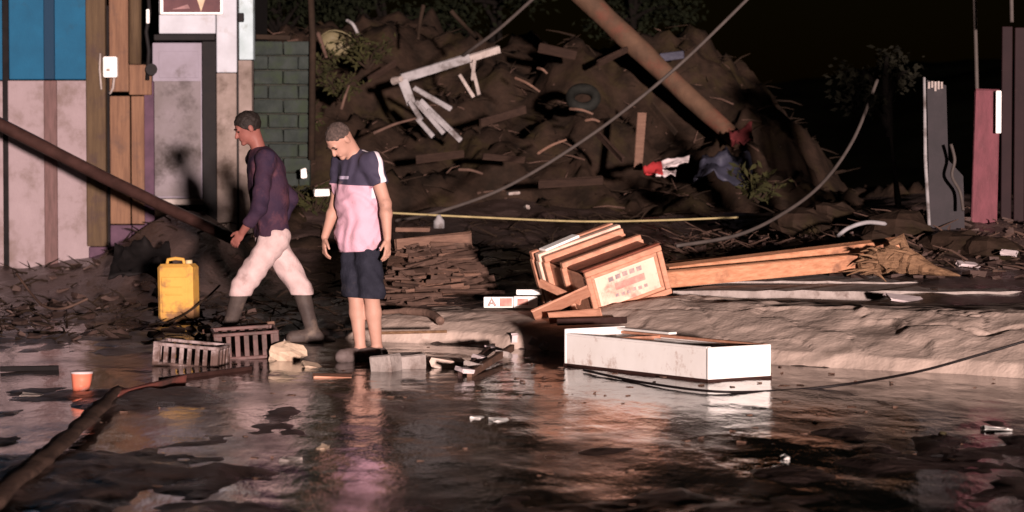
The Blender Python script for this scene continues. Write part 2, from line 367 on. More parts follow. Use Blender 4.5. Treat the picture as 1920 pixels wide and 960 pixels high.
def grid(xs, ys, fn):
    X, Y = np.meshgrid(xs, ys); Z = fn(X, Y)
    v = np.stack([X, Y, Z], -1).reshape(-1, 3); nx, ny = len(xs), len(ys)
    i = np.arange(nx * ny).reshape(ny, nx)
    f = np.stack([i[:-1, :-1], i[:-1, 1:], i[1:, 1:], i[1:, :-1]], -1).reshape(-1, 4)
    return v, f
xs = np.concatenate([[-900, -300, -100, -40, -20, -12, -9], np.arange(-7, 7.01, .045), [9, 12, 20, 40, 100, 300, 900]])
ys = np.concatenate([[-60, -30, -10, 0, 5, 8], np.arange(10, 16, .035), np.arange(16, 31, .05), np.arange(31, 45, .3), [50, 60, 80, 120, 200, 400, 900]])
v, f = grid(xs, ys, H)
tag(mesh_obj('ground', v, f, m_mud, None, True, (0, 0, 0)), 'dark wet mud covering the ground', 'mud', None, 'structure')

def wave(x, y):
    calm = np.exp(-((x - 1.1) / .9) ** 2 - ((y - 16.9) / .9) ** 2)
    z = (.010 * fbm(x * 2.2 + .5 * y, y * .95, 3, 71) + .0035 * fbm(x * 6 + .8 * y, y * 2.6, 2, 73)) * (1 - .45 * calm) + .0016 * fbm(x * 8, y * 3.4, 2, 75)
    r = np.sqrt((x + 1.0) ** 2 + ((y - 18.7)) ** 2)
    return z + .0012 * np.sin(r * 22) * np.exp(-r * .7)
xs = np.concatenate([[-60, -30, -14, -8], np.arange(-5, 5.01, .04), [8, 14, 30, 60]])
ys = np.concatenate([[-40, -10, 0, 6], np.arange(9.5, 22, .03), np.arange(22, 28.2, .06)])
v, f = grid(xs, ys, wave)
tag(mesh_obj('flood_water', v, f, m_water, None, True, (0, 0, 0)), 'shallow brown flood water over the road', 'water', None, 'structure')

sv = np.arange(-1.4, 8.2, .022); tv = np.concatenate([np.arange(-.25, 1.6, .016), np.arange(1.6, 4.6, .05)])
Sg, Tg = np.meshgrid(sv, tv)
X = K0[0] + Sg * KD[0] + Tg * KN[0]; Y = K0[1] + Sg * KD[1] + Tg * KN[1]
det = KD[0] * KN[1] - KD[1] * KN[0]
Z = S(X, Y); v = np.stack([X, Y, Z], -1).reshape(-1, 3); i = np.arange(v.shape[0]).reshape(len(tv), len(sv))
f = np.stack([i[:-1, :-1], i[:-1, 1:], i[1:, 1:], i[1:, :-1]], -1).reshape(-1, 4)
tag(mesh_obj('silted_pavement', v, f, m_silt, None, True, (0, 0, 0)), 'pavement edge buried under pale cracked silt', 'pavement', None, 'structure')

v, f = grid(np.arange(-7, 7.5, .07), np.arange(28.4, 46, .09), BK)
tag(mesh_obj('landslide_bank', v, f, m_bank, None, True, (0, 0, 0)), 'dark landslide bank of earth and roots', 'terrain', None, 'structure')

def hill(x, y): return -4 + 17 * sst(95, 190, y) * (.55 + .45 * fbm(x * .02, y * 0, 4, 81)) + 1.5 * fbm(x * .15, y * .15, 4, 83)
v, f = grid(np.arange(-260, 261, 4.0), np.arange(92, 230, 4.0), hill)  # added near-black hill that covers the lit horizon line
tag(mesh_obj('backdrop_hills', v, f, M('backdrop_black', (.0022, .0022, .0014), (.001, .001, .0008), .2, 1, 0, spec=0), None, True, (0, 0, 0)), 'added black backdrop hill covering the lit far ground', 'hill', None, 'structure')

# concrete platform behind the silt (double ledge line on the right)
def slab_edge():
    for k, (y0, dz, dd) in enumerate(((546, .028, 0), (529, .035, .8))):
        d0, d1 = 21.1 + dd, 21.1 + dd
        a, b = P(1262 + 30 * k, y0 - 2, d0), P(2050, y0 + 1, d1)
        n = 26; vs = []
        for i_ in range(n + 1):
            p = a.lerp(b, i_ / n); j = rng.uniform(-.02, .02)
            vs += [(p.x, p.y + j, p.z - .3), (p.x, p.y + j, p.z + rng.uniform(-.008, .006)), (p.x + .6, p.y + 1.0, p.z + .02), (p.x + .6, p.y + 1.0, p.z - .3)]
        fs = []
        for i_ in range(n):
            for q in range(3): fs.append((i_ * 4 + q, (i_ + 1) * 4 + q, (i_ + 1) * 4 + q + 1, i_ * 4 + q + 1))
        fs += [(0, 1, 2, 3), (n * 4 + 3, n * 4 + 2, n * 4 + 1, n * 4)]
        tag(mesh_obj('concrete_ledge', vs, fs, m_conc), ('lower' if k == 0 else 'upper') + ' broken concrete ledge behind the silted pavement', 'ledge', None, 'structure')
slab_edge()

# ------------------------------------------------------------------ house on the left
HD = 28.0
hb = P(230, 505, HD)
house = thing('house', (hb.x, HD, hb.z - .1), 'blue and white painted wooden house front with open doorway, at the left edge', 'house')
def hp(name, mat, rects, d=HD, th=.06, parent=None, bev=.008):
    mb = MB()
    for r in rects: pxbox(mb, *r, d, th, bev)
    return mb.build(name, mat, parent or house)
# room shell behind the facade, walls and floor coloured black to look unlit
def shell():
    a, b = P(-160, 560, HD + .30), P(440, -90, HD + .30)
    for nm, c, s_ in (('back_wall', ((a.x + b.x) / 2, HD + 4, (a.z + b.z) / 2), (b.x - a.x, .1, b.z - a.z)),
                      ('side_wall', (b.x - .05, HD + 2.2, (a.z + b.z) / 2), (.1, 3.5, b.z - a.z)),
                      ('side_wall', (a.x + .05, HD + 2.2, (a.z + b.z) / 2), (.1, 3.5, b.z - a.z))):
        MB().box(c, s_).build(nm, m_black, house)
    MB().box(((a.x + b.x) / 2, HD + 1.7, b.z + .12), (b.x - a.x + .6, 5.0, .1), eul(4, 0, 0)).build('roof', m_rust, house)
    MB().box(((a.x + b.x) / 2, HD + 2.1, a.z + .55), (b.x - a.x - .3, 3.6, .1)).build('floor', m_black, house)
shell()
hp('wall_panel', m_plaster, [(-150, 152, 6, 520)], HD + .08); hp('wall_panel', m_blue, [(-150, -80, 4, 150)], HD + .08)
hp('corner_post', m_black, [(7, -80, 15, 505)], HD + .02, .10)
hp('wall_panel', m_blue, [(17, -80, 84, 149)]); hp('wall_panel', m_blue, [(100, -80, 164, 149)])
hp('wall_panel', m_plaster, [(17, 151, 86, 515)]); hp('wall_panel', m_plaster, [(104, 151, 167, 515)])
hp('batten', m_battenb, [(82, -80, 101, 149)], HD - .03, .08); hp('batten', m_batten, [(84, 151, 106, 512)], HD - .03, .08)
hp('post', m_olive, [(163, -80, 196, 462)], HD - .06, .14); hp('post_foot', m_purple, [(167, 463, 206, 515)], HD - .06, .14)
hp('slot', m_black, [(195, 10, 206, 455)], HD + .06, .05)
hp('board', m_tan, [(205, -80, 240, 172)], HD - .01); hp('board', m_tan, [(242, 121, 284, 178)], HD - .012)
hp('board', m_tan, [(207, 180, 243, 420)], HD + .01); hp('board', m_tan, [(247, 180, 270, 420)], HD + .01); hp('board', m_purple, [(271, 152, 288, 440)], HD + .015)
hp('board', m_purple, [(207, 422, 246, 470)], HD + .005); hp('board', m_purple, [(248, 422, 289, 470)], HD + .01)
mbt = MB(); a, b = P(253, 120, HD - .05), P(253, -80, HD - .05); mbt.tube([a, a.lerp(b, .5), b], .068, 12, True).build('round_post', m_olive, house, True)
# meter box
mp_ = hp('meter_box', m_whiteclean, [(193, 106, 219, 145)], HD - .17, .10, None, .012)
hp('label_plate', m_conc, [(199, 128, 206, 134)], HD - .175, .006, mp_, 0)
mb = MB(); mb.tube([P(188, 100, HD - .1), P(187, 130, HD - .11), P(190, 168, HD - .1)], .012, 6); mb.tube([P(214, 146, HD - .1), P(212, 165, HD - .1), P(206, 176, HD - .08)], .014, 6); mb.build('conduit', m_conc, house, True)
# door hardware on the left jamb
mb = MB(); mb.tube([P(277, -30, HD - .06), P(280, 25, HD - .08), P(274, 60, HD - .07), P(279, 95, HD - .08), P(276, 150, HD - .06)], .022, 7); mb.build('cable_bundle', m_darksteel, house, True)
mb = MB(); mb.tube([P(284, 130, HD - .16), P(284, 130, HD - .02)], .062, 12); mb.build('lock_box', m_darksteel, house)
hp('bracket', m_whiteclean, [(274, 17, 280, 44)], HD - .13, .03)
# doorway
hp('lintel', m_frame, [(298, 27, 404, 63)], HD, .16); hp('lintel_strip', m_frame, [(298, -80, 404, 26)], HD + .03, .10)
hp('door_head', m_darksteel, [(288, 64, 404, 76)], HD + .02, .14)
door = hp('door', m_door, [(287, 80, 379, 372)], HD + .09, .05)
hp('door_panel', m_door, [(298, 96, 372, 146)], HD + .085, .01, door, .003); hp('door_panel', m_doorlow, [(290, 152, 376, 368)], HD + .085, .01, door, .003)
hp('dark_gap_jamb', m_darksteel, [(380, 77, 406, 420)], HD + .05, .12)  # black post fills the gap and stands for the dark interior
hp('door_sill', m_conc, [(284, 373, 380, 384)], HD - .04, .25)
hp('column', m_frame, [(406, -80, 443, 136)], HD - .04, .22); hp('column', m_columnlow, [(407, 137, 443, 440)], HD - .04, .22)
hp('column_strip', m_aqua, [(448, -80, 474, 112)], HD - .02, .2); hp('column_strip', m_columnlow, [(448, 113, 472, 440)], HD - .02, .2)
hp('joint_strip', m_darksteel, [(444, -80, 448, 440)], HD + .01, .1)
hp('padlock', m_darksteel, [(446, 24, 457, 41)], HD - .07, .05)
# picture over the door
pic = hp('picture_frame', m_whiteclean, [(300, -22, 417, 27)], HD - .07, .03)
hp('picture_panel', M('maroon_print', (.045, .016, .02), (.075, .028, .03), 7, .5, 0), [(306, -20, 413, 23)], HD - .078, .008, pic, 0)
a, b, c_ = P(364, -18, HD - .085), P(390, -18, HD - .085), P(377, 22, HD - .085)
MB().prism([a, b, c_], (0, .005, 0)).build('printed_wedge', M('cream_print', (.42, .32, .22), None, 8, .6, 0), pic)
a, b, c_ = P(322, 18, HD - .085), P(352, 8, HD - .085), P(356, 16, HD - .085)
MB().prism([a, b, c_], (0, .005, 0)).build('printed_stroke', M('pink_print', (.22, .12, .12), None, 8, .6, 0), pic)

# concrete block wall right of the house, each block its own piece
wb = P(530, 300, 28.4)
bw = thing('block_wall', (wb.x, 28.4, wb.z - .3), 'mossy grey concrete block wall between the house and the bank', 'wall')
a, b = P(476, 350, 28.46), P(582, 74, 28.46)
MB().box(((a.x + b.x) / 2, 28.54, (a.z + b.z) / 2 - .1), (b.x - a.x - .02, .14, b.z - a.z)).build('mortar_core', m_mortar, bw)
brow = 0; blk = None; y = 330
BW, BH = .32, .155
z = a.z
while z < b.z - .05:
    x = a.x + (0 if brow % 2 else -BW / 2)
    while x < b.x:
        x0, x1 = max(x, a.x) + .006, min(x + BW, b.x) - .006
        if x1 - x0 > .05:
            mb = MB(); mb.box(((x0 + x1) / 2, 28.44 + rng.uniform(-.012, .012), z + BH / 2), (x1 - x0, .09, BH - .014), None, .01, .004); mb.build('block', m_block, bw)
        x += BW
    z += BH; brow += 1
mb = MB(); p0, p1 = P(586, 70, 28.35), P(584, 300, 28.35); mb.tube([P(580, -60, 28.35), p0, p1], .035, 8, True, .1)
tag(mb.build('wall_post', m_stick, None, True), 'thin mossy post at the free end of the block wall', 'post')
hr = MB(); board(hr, P(480, 69, 28.42), P(545, 71, 28.42), .05, .05); tag(hr.build('capping_rail', m_stick), 'thin rail lying on top of the block wall', 'rail')

# ------------------------------------------------------------------ fallen poles and cables
def pole(name, mat, pts, rad, label, cat, n=10, rough=.05, seg=6):
    q = spline(pts, seg); m = len(q); r = [rad[0] + (rad[1] - rad[0]) * i / (m - 1) for i in range(m)]
    return tag(MB().tube(q, r, n, True, rough).build(name, mat, None, True), label, cat)
pole('fallen_pole', m_darkpole, [P(-60, 202, 26.2), P(210, 340, 25.6), P(445, 452, 24.8)], (.065, .055), 'long dark pole slanting across the front of the house', 'pole')
pole('leaning_log', m_pole, [P(1060, -40, 33.5), P(1235, 128, 33.2), P(1392, 272, 32.6)], (.150, .108), 'thick reddish brown log leaning down the bank from the top edge', 'log', 12, .07)
def cable(name, mat, pts, r, label, cat='cable', seg=10):
    return tag(MB().tube(spline(pts, seg), r, 6).build(name, mat, None, True), label, cat)
cable('overhead_cable', m_cable, [P(1420, -20, 27), P(1270, 125, 27.2), P(1120, 245, 27.4), P(960, 345, 27.6), P(830, 395, 27.8), P(742, 414, 28)], .019, 'grey fallen cable crossing in front of the leaning log')
cable('overhead_cable', m_cable, [P(1010, -12, 31), P(935, 55, 31.3), P(885, 92, 31.6), P(860, 110, 32)], .022, 'short grey cable running down from the top edge left of the log')
cable('overhead_cable', m_cable, [P(1645, 150, 26), P(1602, 258, 25.6), P(1545, 340, 25.1), P(1475, 396, 24.6), P(1385, 440, 24.0), P(1268, 461, 23.6)], .018, 'cable sagging down from the dark branches at the right')
cable('boundary_cord', m_cord, [P(730, 399, 26.5), P(890, 407, 26.4), P(1085, 415, 26.3), P(1240, 413, 26.3), P(1400, 407, 26.2), P(1560, 404, 26)], .011, 'pale yellowish cord stretched level across the middle of the scene')
cable('loose_wire', m_cabledk, [P(1960, 628, 16.2), P(1840, 664, 16.2), P(1720, 697, 16.3), P(1590, 720, 16.6), P(1470, 732, 16.55), G(1340, 734, .012), G(1200, 716, .012), G(1095, 694, .012)], .009, 'thin black wire drooping onto the water beside the white trough')
cable('thin_pole', m_cable, [P(1826, -40, 25.5), P(1829, 60, 25.5), P(1832, 175, 25.5)], .02, 'straight pale pole rising behind the red post', 'pole')
cable('loose_wire', m_cable, [P(1896, -20, 24.6), P(1897, 42, 24.6)], .02, 'pale wire hanging at the top right corner')
cable('loose_wire', m_straw, [P(30, 512, 24), P(60, 552, 23.6), P(85, 575, 23.2), P(120, 578, 23), P(165, 560, 23)], .012, 'curled wire on the mud below the blue and white wall')

# ------------------------------------------------------------------ white trough
A = G(1330, 716); U = Vector((-.566, .824, 0)); V_ = Vector((.824, .566, 0)); TL, TW, TH = 1.60, .51, .235
tr = thing('open_trough', A + U * TL / 2 + V_ * TW / 2, 'long white open wooden trough standing in the flood water', 'trough')
RT = Matrix((U, V_ * -1, Vector((0, 0, 1)))).transposed()
def tb(name, mat, u, v, z, su, sv_, sz, bev=.004, parent=None):
    MBt = MB(); MBt.box(A + U * u + V_ * v + Vector((0, 0, z)), (su, sv_, sz), RT, bev); return MBt.build(name, mat, parent or tr)
zb = -.04
tb('side_panel', m_white, TL / 2, .011, zb + (TH - zb) / 2 - .02, TL - .046, .022, TH - zb - .012)
tb('side_panel', m_white, TL / 2, TW - .011, zb + (TH - zb) / 2 - .02, TL - .046, .022, TH - zb - .012)
tb('end_panel', m_whiteclean, .011, TW / 2, zb + (TH - zb) / 2 - .02 + .006, .022, TW + .012, TH - zb)
tb('end_panel', m_white, TL - .011, TW / 2, zb + (TH - zb) / 2 + .0, .022, TW + .004, TH - zb + .035)
tb('bottom_panel', m_inside, TL / 2, TW / 2, .015, TL - .05, TW - .05, .02)
tb('rim_strip', m_white, TL / 2, .018, TH - .02, TL - .05, .042, .018); tb('rim_strip', m_wpine, TL / 2, TW - .02, TH - .022, TL - .05, .044, .02)
tb('inner_rail', m_white, TL / 2, .075, TH - .045, TL - .06, .03, .025); tb('inner_rail', m_white, TL / 2, TW - .075, TH - .05, TL - .06, .03, .025)
tb('wet_shadow_strip', m_darkpole, TL / 2, -.004, .004, TL, .012, .022, .002); tb('wet_shadow_strip', m_darkpole, -.004, TW / 2, .004, .012, TW + .01, .022, .002)  # dark strips paint the wet shadow line where trough meets water
tb('cross_bar', m_wpine, TL * .72, TW / 2, TH - .035, .045, TW - .06, .03)
tb('lid_strip', m_whiteclean, TL - .32, TW - .05, TH + .004, .62, .07, .016)

# ------------------------------------------------------------------ wooden cabinet, tipped on the silt
e1 = Vector((.617, .237, .214)).normalized(); e3 = Vector((-.38, .90, .10)); e3 = (e3 - e1 * e3.dot(e1)).normalized(); e2 = e3.cross(e1).normalized()
if e2.z > 0: e2 = -e2
CW, CHh, CL = .67, .40, 1.0
F0 = P(1096, 512, 20.35)                                   # top left corner of the near end
cab = thing('wooden_cabinet', F0 + e1 * CW / 2 + e2 * CHh + e3 * CL / 2, 'red brown wooden cabinet with pale framed end, tipped on its side on the silt', 'cabinet')
RC = Matrix((e1, e3, -e2)).transposed()
def cb(name, mat, x, y, z, sx, sy, sz, bev=.006, parent=None, jit=0):
    """x along the width, y away from the camera, z downwards from the top edge"""
    mb = MB(); mb.box(F0 + e1 * x + e3 * y + e2 * z, (sx, sy, sz), RC, bev, jit); return mb.build(name, mat, parent or cab)
cb('top_board', m_wred, CW / 2, CL / 2, .022, CW - .05, CL - .06, .024); cb('bottom_board', m_wred, CW / 2, CL / 2, CHh - .022, CW - .05, CL - .06, .024)
cb('side_board', m_wpine, .022, CL / 2, CHh / 2, .022, CL - .06, CHh - .075); cb('side_board', m_wpine, CW - .022, CL / 2, CHh / 2, .022, CL - .06, CHh - .075)
ep = cb('end_panel', m_wcream, CW / 2, .03, CHh / 2, CW - .09, .014, CHh - .09, .003)
# frame of the near end: two stepped mouldings
for t0, w0, y0 in ((0.0, .045, .0), (.045, .03, .014)):
    cb('frame_rail', m_wpine, CW / 2, y0 + .016, t0 + w0 / 2, CW - 2 * t0, .035, w0 - .002); cb('frame_rail', m_wpine, CW / 2, y0 + .016, CHh - t0 - w0 / 2, CW - 2 * t0, .035, w0 - .002)
    cb('frame_stile', m_wpine, t0 + w0 / 2, y0 + .016, CHh / 2, w0 - .002, .034, CHh - 2 * t0 - 2 * w0 - .002); cb('frame_stile', m_wpine, CW - t0 - w0 / 2, y0 + .016, CHh / 2, w0 - .002, .034, CHh - 2 * t0 - 2 * w0 - .002)
cb('red_edge', m_wred, CW / 2, .045, -.006, CW + .01, .05, .014)
# printed label on the end panel
lb = cb('printed_label', m_wcream, CW / 2 + .0, .0215, CHh / 2, CW - .2, .002, CHh - .19, 0, ep)
for k in range(5): cb('print_mark', m_print, CW / 2 - .13 + k * .062, .0195, CHh / 2 - .075 + rng.uniform(-.006, .006), .044, .002, .036, 0, ep)
cb('print_mark', m_printred, CW / 2 + .02, .0195, CHh / 2 - .005, .26, .002, .055, 0, ep)
for k in range(6): cb('print_mark', m_print, CW / 2 - .11 + k * .05, .0195, CHh / 2 + .066 + rng.uniform(-.006, .006), .030, .002, .026, 0, ep)
# collars towards the far end
for (yc, ly, ov, mt) in ((.40, .05, .016, m_wpine), (.74, .06, .02, m_wpine), (.82, .07, .036, m_wcream), (.89, .05, .022, m_wred), (.95, .06, .034, m_wpine)):
    cb('collar_rail', mt, CW / 2, yc, -ov / 2 + .004, CW + 2 * ov, ly, ov + .03); cb('collar_rail', mt, CW / 2, yc, CHh + ov / 2 - .004, CW + 2 * ov, ly, ov + .03)
    cb('collar_stile', mt, -ov / 2 + .004, yc, CHh / 2, ov + .03, ly - .004, CHh - .03); cb('collar_stile', mt, CW + ov / 2 - .004, yc, CHh / 2, ov + .03, ly - .004, CHh - .03)
cb('end_panel', m_wred, CW / 2, CL - .02, CHh / 2, CW - .06, .02, CHh - .06)
# board lying on it, broken boards leaning at its foot
mb = MB(); board(mb, F0 + e3 * .84 + e1 * .03 - e2 * .055, F0 + e3 * .90 + e1 * .36 - e2 * .055, .10, .02, e3); tag(mb.build('white_batten', m_whiteclean), 'short white batten lying on top of the tipped cabinet', 'batten')
for k, (p0, p1, wd, up, lab) in enumerate((((1000, 592, 20.25), (1105, 545, 20.25), .15, (.1, -.75, .6), 'broken wood board leaning against the near lower corner of the cabinet'),
                                  ((1030, 598, 20.05), (1128, 590, 19.95), .12, (0, -.6, .8), 'split board lying flat on the silt under the cabinet'),
                                  ((1012, 530, 20.5), (1088, 566, 20.3), .06, (.2, -.5, .8), 'narrow broken batten propped beside the cabinet'))):
    mb = MB(); board(mb, P(*p0), P(*p1), wd, .018, up, .003, .006); tag(mb.build('broken_board', m_wpine), lab, 'board')
mb = MB(); board(mb, P(1045, 604, 19.75), P(1175, 600, 19.6), .05, .03); tag(mb.build('dark_batten', m_darkpole), 'dark wet batten wedged between the cabinet and the white trough', 'batten')

# red and white packaging left of the cabinet
pk = P(955, 576, 20.9)
pg = thing('packaging', pk, 'flattened red and white printed packaging on the silt left of the cabinet', 'packaging')
def pbx(nm, mat, x0, y0, x1, y1, d, th, par=None, bev=.004): mb = MB(); pxbox(mb, x0, y0, x1, y1, d, th, bev); return mb.build(nm, mat, par or pg)
bd = pbx('panel', m_whiteclean, 907, 557, 962, 577, 20.88, .10); pbx('panel', m_whiteclean, 963, 556, 1008, 578, 20.94, .10)
pbx('print_field', m_printred, 937, 559, 960, 575, 20.872, .006, bd, 0); pbx('print_field', m_printred, 970, 560, 990, 572, 20.932, .006, bd, 0)
mb = MB()
q = [P(916, 574, 20.87), P(922, 560, 20.87), P(929, 574, 20.87)]; mb.tube(q, .011, 5); mb.tube([P(918, 569, 20.868), P(928, 569, 20.868)], .009, 5); mb.build('print_letter', m_print, bd)
pbx('flap', m_whiteclean, 968, 543, 1016, 553, 21.05, .05)

# ------------------------------------------------------------------ planks on the right, torn timber
def plank(name, a, b, wd, th, mat, label, up=(0, -.25, 1), cat='plank', jit=.004):
    mb = MB(); board(mb, P(*a), P(*b), wd, th, up, .005, jit); return tag(mb.build(name, mat), label, cat)
plank('long_plank', (1245, 524, 21.5), (1692, 484, 22.0), .135, .045, m_plank, 'long pale wooden plank, lower and nearer of the pair right of the cabinet')
plank('long_plank', (1250, 506, 21.9), (1685, 455, 22.5), .075, .11, m_plank, 'long pale wooden plank, upper and farther of the pair right of the cabinet')
plank('long_plank', (1255, 496, 22.4), (1360, 485, 22.4), .04, .06, m_plank, 'short pale batten end just behind the two long planks')
ts = P(1690, 520, 21.8)
stump = thing('torn_timber', ts, 'torn pale timber butt splintering to a point, at the far end of the long planks', 'timber')
mb = MB(); c0, c1 = P(1600, 512, 21.75), P(1800, 518, 21.5)
mb.tube(spline([P(1610, 500, 21.85), P(1660, 488, 21.8), P(1705, 490, 21.75), P(1745, 505, 21.65), P(1800, 517, 21.5)], 5), [.05, .07, .085, .095, .1, .105, .105, .105, .1, .1, .09, .085, .075, .065, .055, .048, .04, .03, .022, .013, .006], 9, True, .22).build('butt', m_stump, stump)
for k in range(26):
    s0 = P(1620 + rng.uniform(0, 90), 490 + rng.uniform(-22, 20), 21.75 + rng.uniform(-.1, .1)); an = rng.uniform(-.6, .9); ln = rng.uniform(.08, .28)
    e = s0 + Vector((-math.cos(an) * ln * rng.choice((1, 1, -.6)), rng.uniform(-.05, .02), -abs(math.sin(an)) * ln * .7 + rng.uniform(0, .05)))
    MB().tube([s0, s0.lerp(e, .5) + Vector((0, 0, .01)), e], [.016, .011, .003], 5).build('splinter', m_stump, stump)
mb = MB(); mb.tube([P(1668, 458, 22.0), P(1690, 448, 22.0), P(1697, 470, 22.0), P(1700, 492, 22)], [.03, .045, .04, .02], 8, True, .25); mb.build('broken_end', m_stump, stump)

# ------------------------------------------------------------------ right edge: post, sheet, rusty wall, hoop
pbase = P(1845, 452, 24.5)
po = thing('red_post', pbase, 'square post with peeling red paint near the right edge', 'post')
mb = MB(); a, b = P(1822, 470, 24.5), P(1872, 350, 24.5); rt = eul(0, -1.2, 8)
mb.box(P(1846, 318, 24.6), (.235, .22, 1.48), eul(0, 1.2, -6), .015, .004); mb.build('shaft', m_post, po)
mb = MB(); mb.box(P(1872, 210, 24.42), (.05, .03, .39), eul(0, 0, 0), .006); mb.build('white_plate', m_whiteclean, po)
rb = P(1915, 458, 25.0)
rw = thing('rusty_wall', rb, 'tall dark rusty sheet wall at the right edge', 'wall')
for k in range(7):
    x0 = 1876 + k * 24; mb = MB(); pxbox(mb, x0, 48 + rng.uniform(-3, 5), x0 + 23, 470, 25.0 + .03 * (k % 2), .03, .006); mb.build('sheet_strip', m_rust, rw)
sb = P(1760, 455, 24.15)
sh = thing('leaning_sheet', sb, 'narrow purple grey sheet with white edge strip, standing left of the red post', 'panel')
mb = MB(); mb.prism([P(1738, 150, 24.15), P(1774, 160, 24.15), P(1778, 300, 24.15), P(1806, 330, 24.15), P(1810, 470, 24.15), P(1744, 470, 24.15)], (0, .04, 0)); mb.build('sheet', m_sheet, sh)
mb = MB(); mb.tube([P(1733, 145, 24.13), P(1735, 300, 24.12), P(1744, 455, 24.10)], [.013, .018, .016], 6); mb.build('edge_strip', m_greywhite, sh, True)
for k in range(5): mb = MB(); pxbox(mb, 1740 + k * 6, 152 + rng.uniform(0, 2), 1744 + k * 6, 168 + rng.uniform(-4, 4), 24.14, .008, 0); mb.build('torn_tab', m_conc, sh)
mb = MB(); mb.tube(spline([P(1783, 270, 23.95), P(1790, 300, 23.95), P(1785, 330, 23.95), P(1800, 360, 24.00), P(1806, 395, 23.95)], 5), .016, 6); mb.build('hanging_strip', m_cable, sh, True)
mb = MB(); mb.tube(spline([P(1570, 444, 23.6), P(1590, 428, 23.6), P(1625, 417, 23.6), P(1662, 420, 23.7)], 6), [.012] + [.02] * 17 + [.01], 6)
tag(mb.build('white_hoop', m_greywhite, None, True), 'curved white strip arching out of the mud behind the planks', 'hoop')
mb = MB(); mb.tube(spline([P(1690, 408, 24.5), P(1730, 402, 24.3), P(1765, 404, 24.2)], 5), .009, 6); tag(mb.build('thin_stick', m_stick), 'thin reddish stick at the foot of the leaning sheet', 'stick')
for k, (px, py, d, s_, lab) in enumerate(((1815, 497, 22.6, .09, 'white scrap in the debris right of the torn timber'), (1892, 475, 23, .07, 'pale scrap at the foot of the rusty wall'), (1700, 562, 20.6, .16, 'pale flat scrap embedded in the silt ledge'))):
    mb = MB(); mb.box(P(px, py, d), (s_ * 2, s_, .03), eul(15, 8, rng.uniform(-20, 20)), .006, .012); tag(mb.build('pale_scrap', m_whitecloth), lab, 'scrap')
# dried leafy clods heaped at the foot of the right wall
def rock(name, p, r, mat, label=None, cat='stone', flat=.6, parent=None, seed=0):
    n1, n2 = 7, 10; vs = [Vector((0, 0, 1))]; rg = random.Random(seed)
    for i_ in range(1, n1):
        for k in range(n2):
            th, ph = math.pi * i_ / n1, 2 * math.pi * k / n2
            vs.append(Vector((math.sin(th) * math.cos(ph), math.sin(th) * math.sin(ph), math.cos(th))))
    vs.append(Vector((0, 0, -1))); fs = []
    for k in range(n2): fs.append((0, 1 + k, 1 + (k + 1) % n2)); fs.append((len(vs) - 1, 1 + (n1 - 2) * n2 + (k + 1) % n2, 1 + (n1 - 2) * n2 + k))
    for i_ in range(n1 - 2):
        for k in range(n2): a_ = 1 + i_ * n2; fs.append((a_ + k, a_ + n2 + k, a_ + n2 + (k + 1) % n2, a_ + (k + 1) % n2))
    out = []
    for q in vs:
        s_ = r * (1 + rg.uniform(-.18, .18)); out.append(Vector(p) + Vector((q.x * s_ * 1.25, q.y * s_, q.z * s_ * flat)))
    o = mesh_obj(name, out, fs, mat, parent, False)
    return tag(o, label, cat) if label else o
nmc = 0
for (px, py, d, r, lab) in ((1500, 418, 25.0, .22, 'big dark clod left of the white hoop'), (1560, 400, 25.4, .18, 'dark clod behind the white hoop'), (1690, 430, 24.2, .26, 'rounded clod at the foot of the leaning sheet'),
                            (1790, 462, 23.6, .24, 'clod between the leaning sheet and the red post foot'), (1860, 470, 23.4, .22, 'clod right at the foot of the red post'), (1640, 448, 23.5, .12, 'small clod under the white hoop end')):
    rock('mud_clod', P(px, py, d), r, m_bank, lab, 'clod', .6, None, nmc); nmc += 1

# ------------------------------------------------------------------ left middle: layered debris mat, plank
mat_o = thing('debris_mat', P(840, 575, 21.6), 'collapsed mat of brown laths and straw behind the pink shirted man', 'debris')
def mat_pt(u, v):    # v 0 at the bottom edge, 1 at the top; u 0 left, 1 right
    xr = 952 - 70 * v + (-60 if v < .12 else 0); xl = 700 + 35 * v
    return P(xl + (xr - xl) * u, 578 - 122 * v, 21.8 + 2.6 * v)
big = MB()
for k in range(300):
    v = (k + .5) / 300; u0 = rng.uniform(0, .65); u1 = min(1.02, u0 + rng.uniform(.15, .5))
    if rng.random() < .35: u1 = rng.uniform(.9, 1.03); u0 = u1 - rng.uniform(.2, .5)
    a, b = mat_pt(u0, v), mat_pt(u1, min(1, v + rng.uniform(-.02, .03)))
    mb = MB(); board(mb, a + Vector((0, rng.uniform(-.08, .08), rng.uniform(-.035, .035))), b + Vector((0, rng.uniform(-.25, .25), rng.uniform(-.05, .05))), rng.uniform(.012, .05), rng.uniform(.006, .02), (rng.uniform(-.3, .3), -rng.uniform(.2, 1.2), 1), 0, .008)
    if k % 2 == 0: mb.build('lath', m_straw if k % 3 else m_plankdim, mat_o)
    else: big.v += [] ; big.add(mb.v, mb.f)
o = big.build('straw_layer', m_straw, mat_o); o['kind'] = 'stuff'
n = 12; vs, fs = [], []
for j in range(n + 1):
    for i_ in range(n + 1): q = mat_pt(i_ / n * .97, j / n); vs.append(q + Vector((0, .06, -.03 + .012 * rng.uniform(-1, 1))))
for j in range(n):
    for i_ in range(n): a_ = j * (n + 1) + i_; fs.append((a_, a_ + 1, a_ + n + 2, a_ + n + 1))
m0 = len(vs); vs += [v_ + Vector((0, .2, -.35)) for v_ in vs]; fs += [tuple(m0 + k for k in f_[::-1]) for f_ in fs]
mesh_obj('matted_backing', vs, fs, m_plankdim, mat_o)
plank('weathered_plank', (742, 462, 24.2), (882, 448, 24.3), .13, .05, m_plankdim, 'thick weathered plank lying along the top of the debris mat', (0, -.3, 1), 'plank', .012)
